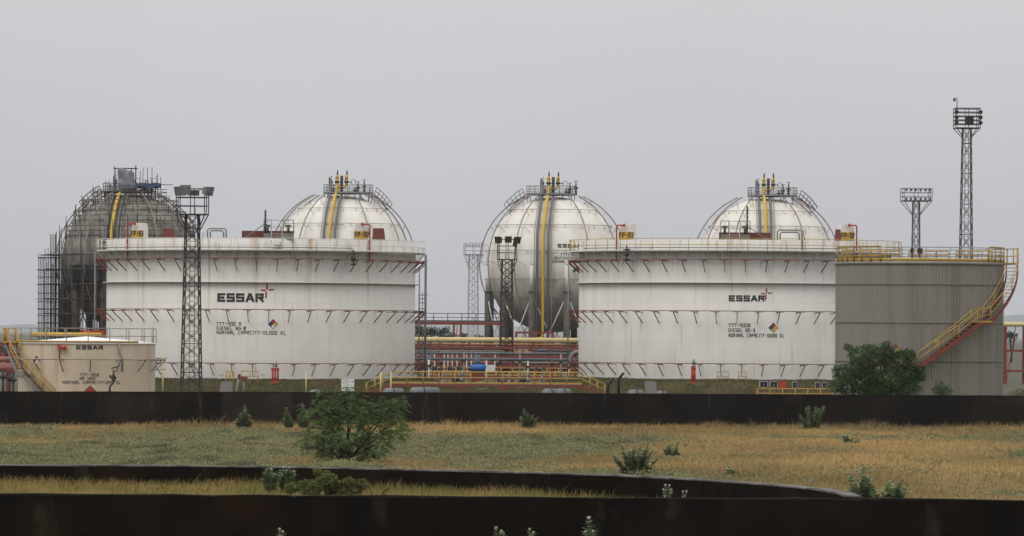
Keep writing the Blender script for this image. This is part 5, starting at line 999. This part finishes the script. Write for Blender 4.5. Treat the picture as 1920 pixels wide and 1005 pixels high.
# ------------------------------------------------------------------ grass
def vnoise(x, y, seed=0):
    xi, yi = np.floor(x), np.floor(y); fx, fy = x - xi, y - yi; fx = fx * fx * (3 - 2 * fx); fy = fy * fy * (3 - 2 * fy)
    hsh = lambda a, b: np.modf(np.abs(np.sin(a * 127.1 + b * 311.7 + seed * 17.3) * 43758.5453))[0]
    return (hsh(xi, yi) * (1 - fx) + hsh(xi + 1, yi) * fx) * (1 - fy) + (hsh(xi, yi + 1) * (1 - fx) + hsh(xi + 1, yi + 1) * fx) * fy
def fbm(x, y, seed=0): return (vnoise(x, y, seed) * .5 + vnoise(x * 2.1, y * 2.1, seed + 1) * .3 + vnoise(x * 4.3, y * 4.3, seed + 2) * .2)
def blades(P, h, wd, lean, bend=.5):
    """two-segment blades as 5-gons"""
    n = len(P); a = rng.uniform(0, 2 * PI, n); l = rng.normal(size=(n, 2)) * lean; l[:, 0] += lean * .12; t = np.stack([np.cos(a), np.sin(a), np.zeros(n)], 1) * (wd / 2).reshape(-1, 1)
    up = np.stack([l[:, 0] * h, l[:, 1] * h, h], 1); m_ = P + up * np.array([bend * .7, bend * .7, .6]); return np.stack([P - t, P + t, m_ + t * .8, P + up, m_ - t * .8], 1)
def field_points(n, y0, y1):
    y = np.sqrt(rng.uniform(y0 ** 2, y1 ** 2, n)); x = rng.uniform(-1, 1, n) * y * 1330 / F; return x, y
def wall_y(x, pts): return np.interp(x, [p.x for p in pts], [p.y for p in pts])
x, y = field_points(640000, 175, 372); ok = (y < wall_y(x, BW) - .05) & ((y > wall_y(x, CW) + 25) | ((x > CW[-2].x + 1.2)))
x, y = x[ok], y[ok]; pxx = x / y * F + 960; pyy = HY + CZ * F / y
gn = fbm(x * .055, y * .030, 3) + .25 * (fbm(x * .3, y * .16, 9) - .5)
bias = np.where(pxx < 1000, .10, np.interp(pxx, [1000, 1350], [.08, -.115])); band = np.interp(pyy, [797, 808, 818, 858, 868, 890], [-.30, -.12, .06, .06, -.02, -.05]); band = np.where(pxx < 420, np.interp(pyy, [797, 805, 815, 880], [-.3, -.05, .12, .12]), band)
g_ = gn + bias + band; isg = g_ + rng.normal(size=len(x)) * .075 > .555
edge = np.interp(wall_y(x, BW) - y, [0, 1.5, 6, 30], [2.6, 2.0, 1.35, 1.0]) * (1 + .8 * np.clip(vnoise(x * .9, y * .45, 41) - .72, 0, 1) * 3); hh = (.08 + .20 * fbm(x * .25, y * .10, 5)) * edge
keep = rng.uniform(size=len(x)) < np.interp(y, [175, 370], [1, .8])
d = (~isg) & keep; P = np.stack([x[d], y[d], np.zeros(d.sum())], 1); h = hh[d] * rng.uniform(.6, 1.35, d.sum())
struct(npmesh('dry_grass', blades(P, h, np.full(len(h), .024), .5), M['dry'], 5), 'stuff')
d = isg & keep; xg, yg = x[d], y[d]; hg = .05 + .75 * np.clip(fbm(xg * .5, yg * .16, 11) - .40, 0, 1); n = len(xg)
C = np.concatenate([np.stack([xg + rng.normal(size=n) * .1, yg + rng.normal(size=n) * .1, hg * rng.uniform(.2, 1.15, n)], 1) for _ in range(3)]); dr = rng.normal(size=(len(C), 3)) * np.array([1, 1, .4]) + np.array([0, 0, .55])
struct(npmesh('ground_cover', leaf_quads(C, rng.uniform(.09, .17, len(C)), .05, dr), M['green'], 4), 'stuff')
# strip of tall grass between the two near walls
n = 260000; x = rng.uniform(-29, 13, n); y = rng.uniform(140, 190, n); nwy = wall_y(x, [near_wall_pt(q) for q in (-520, 960, 2450)]); cwy = wall_y(x, CW); ok = (y > nwy + .4) & (y < cwy - .05); x, y, nwy, cwy = x[ok], y[ok], nwy[ok], cwy[ok]; pxx = x / y * F + 960
dens = np.interp(pxx, [0, 520, 560, 690, 740, 1000, 1060, 1180, 1400], [1, .95, .5, .5, .9, .8, .35, .12, .05]); ok = rng.uniform(size=len(x)) < dens; x, y, pxx, cwy = x[ok], y[ok], pxx[ok], cwy[ok]
h = (.20 + .30 * fbm(x * .6, y * .4, 21)) * rng.uniform(.6, 1.25, len(x)) * np.interp(pxx, [0, 700, 1000, 1100, 1400], [1.0, .95, .95, .8, .55]); h *= np.interp(cwy - y, [0, 2, 6], [1.25, 1.05, .8])
tall = rng.uniform(size=len(x)) < .012; h = np.where(tall, h * 1.45, h); P = np.stack([x, y, np.full(len(x), .94)], 1)
struct(npmesh('tall_grass', blades(P, h, np.full(len(h), .011), .36), M['strip'], 5), 'stuff')
# grass on the banks and in the yard before them
n = 60000; V = []
for T, zb in ((tankA, zbA), (tankB, zbB)):
    a = rng.uniform(-1.5, 1.5, n); r = rng.uniform(15.3, 22.5, n); z = np.interp(r, [15, 16.6, 17.6, 21.5, 22.5], [zb, zb - .05, zb - .25, YARD, YARD]); P = np.stack([T.location.x + r * np.sin(a), T.location.y - r * np.cos(a), z - .02], 1)
    hh = (.08 + .28 * fbm(P[:, 0] * .6, P[:, 1] * .6, 31)) * rng.uniform(.5, 1.3, n); V.append(blades(P, hh, np.full(n, .035), .4))
n = 30000; x = rng.uniform(-12, 14, n); y = rng.uniform(440, 520, n); P = np.stack([x, y, np.full(n, YARD)], 1); V.append(blades(P, .15 + .35 * fbm(x * .5, y * .5, 33) * rng.uniform(.5, 1.2, n), np.full(n, .04), .4))
struct(npmesh('bank_grass', np.concatenate(V), M['bankg'], 5), 'stuff')
# ------------------------------------------------------------------ haze
hz_ = MB(); hz_.box((0, 10150, 80), (7400, 20500, 166)); ho = struct(hz_.build('haze', []), 'stuff')
hmt = bpy.data.materials.new('haze'); hmt.use_nodes = True; t = hmt.node_tree; t.nodes.remove(t.nodes['Principled BSDF']); pv = t.nodes.new('ShaderNodeVolumePrincipled'); pv.inputs['Color'].default_value = (.92, .94, 1, 1); pv.inputs['Density'].default_value = .00004; pv.inputs['Anisotropy'].default_value = 0
t.links.new(pv.outputs[0], t.nodes['Material Output'].inputs['Volume']); ho.data.materials.append(hmt)
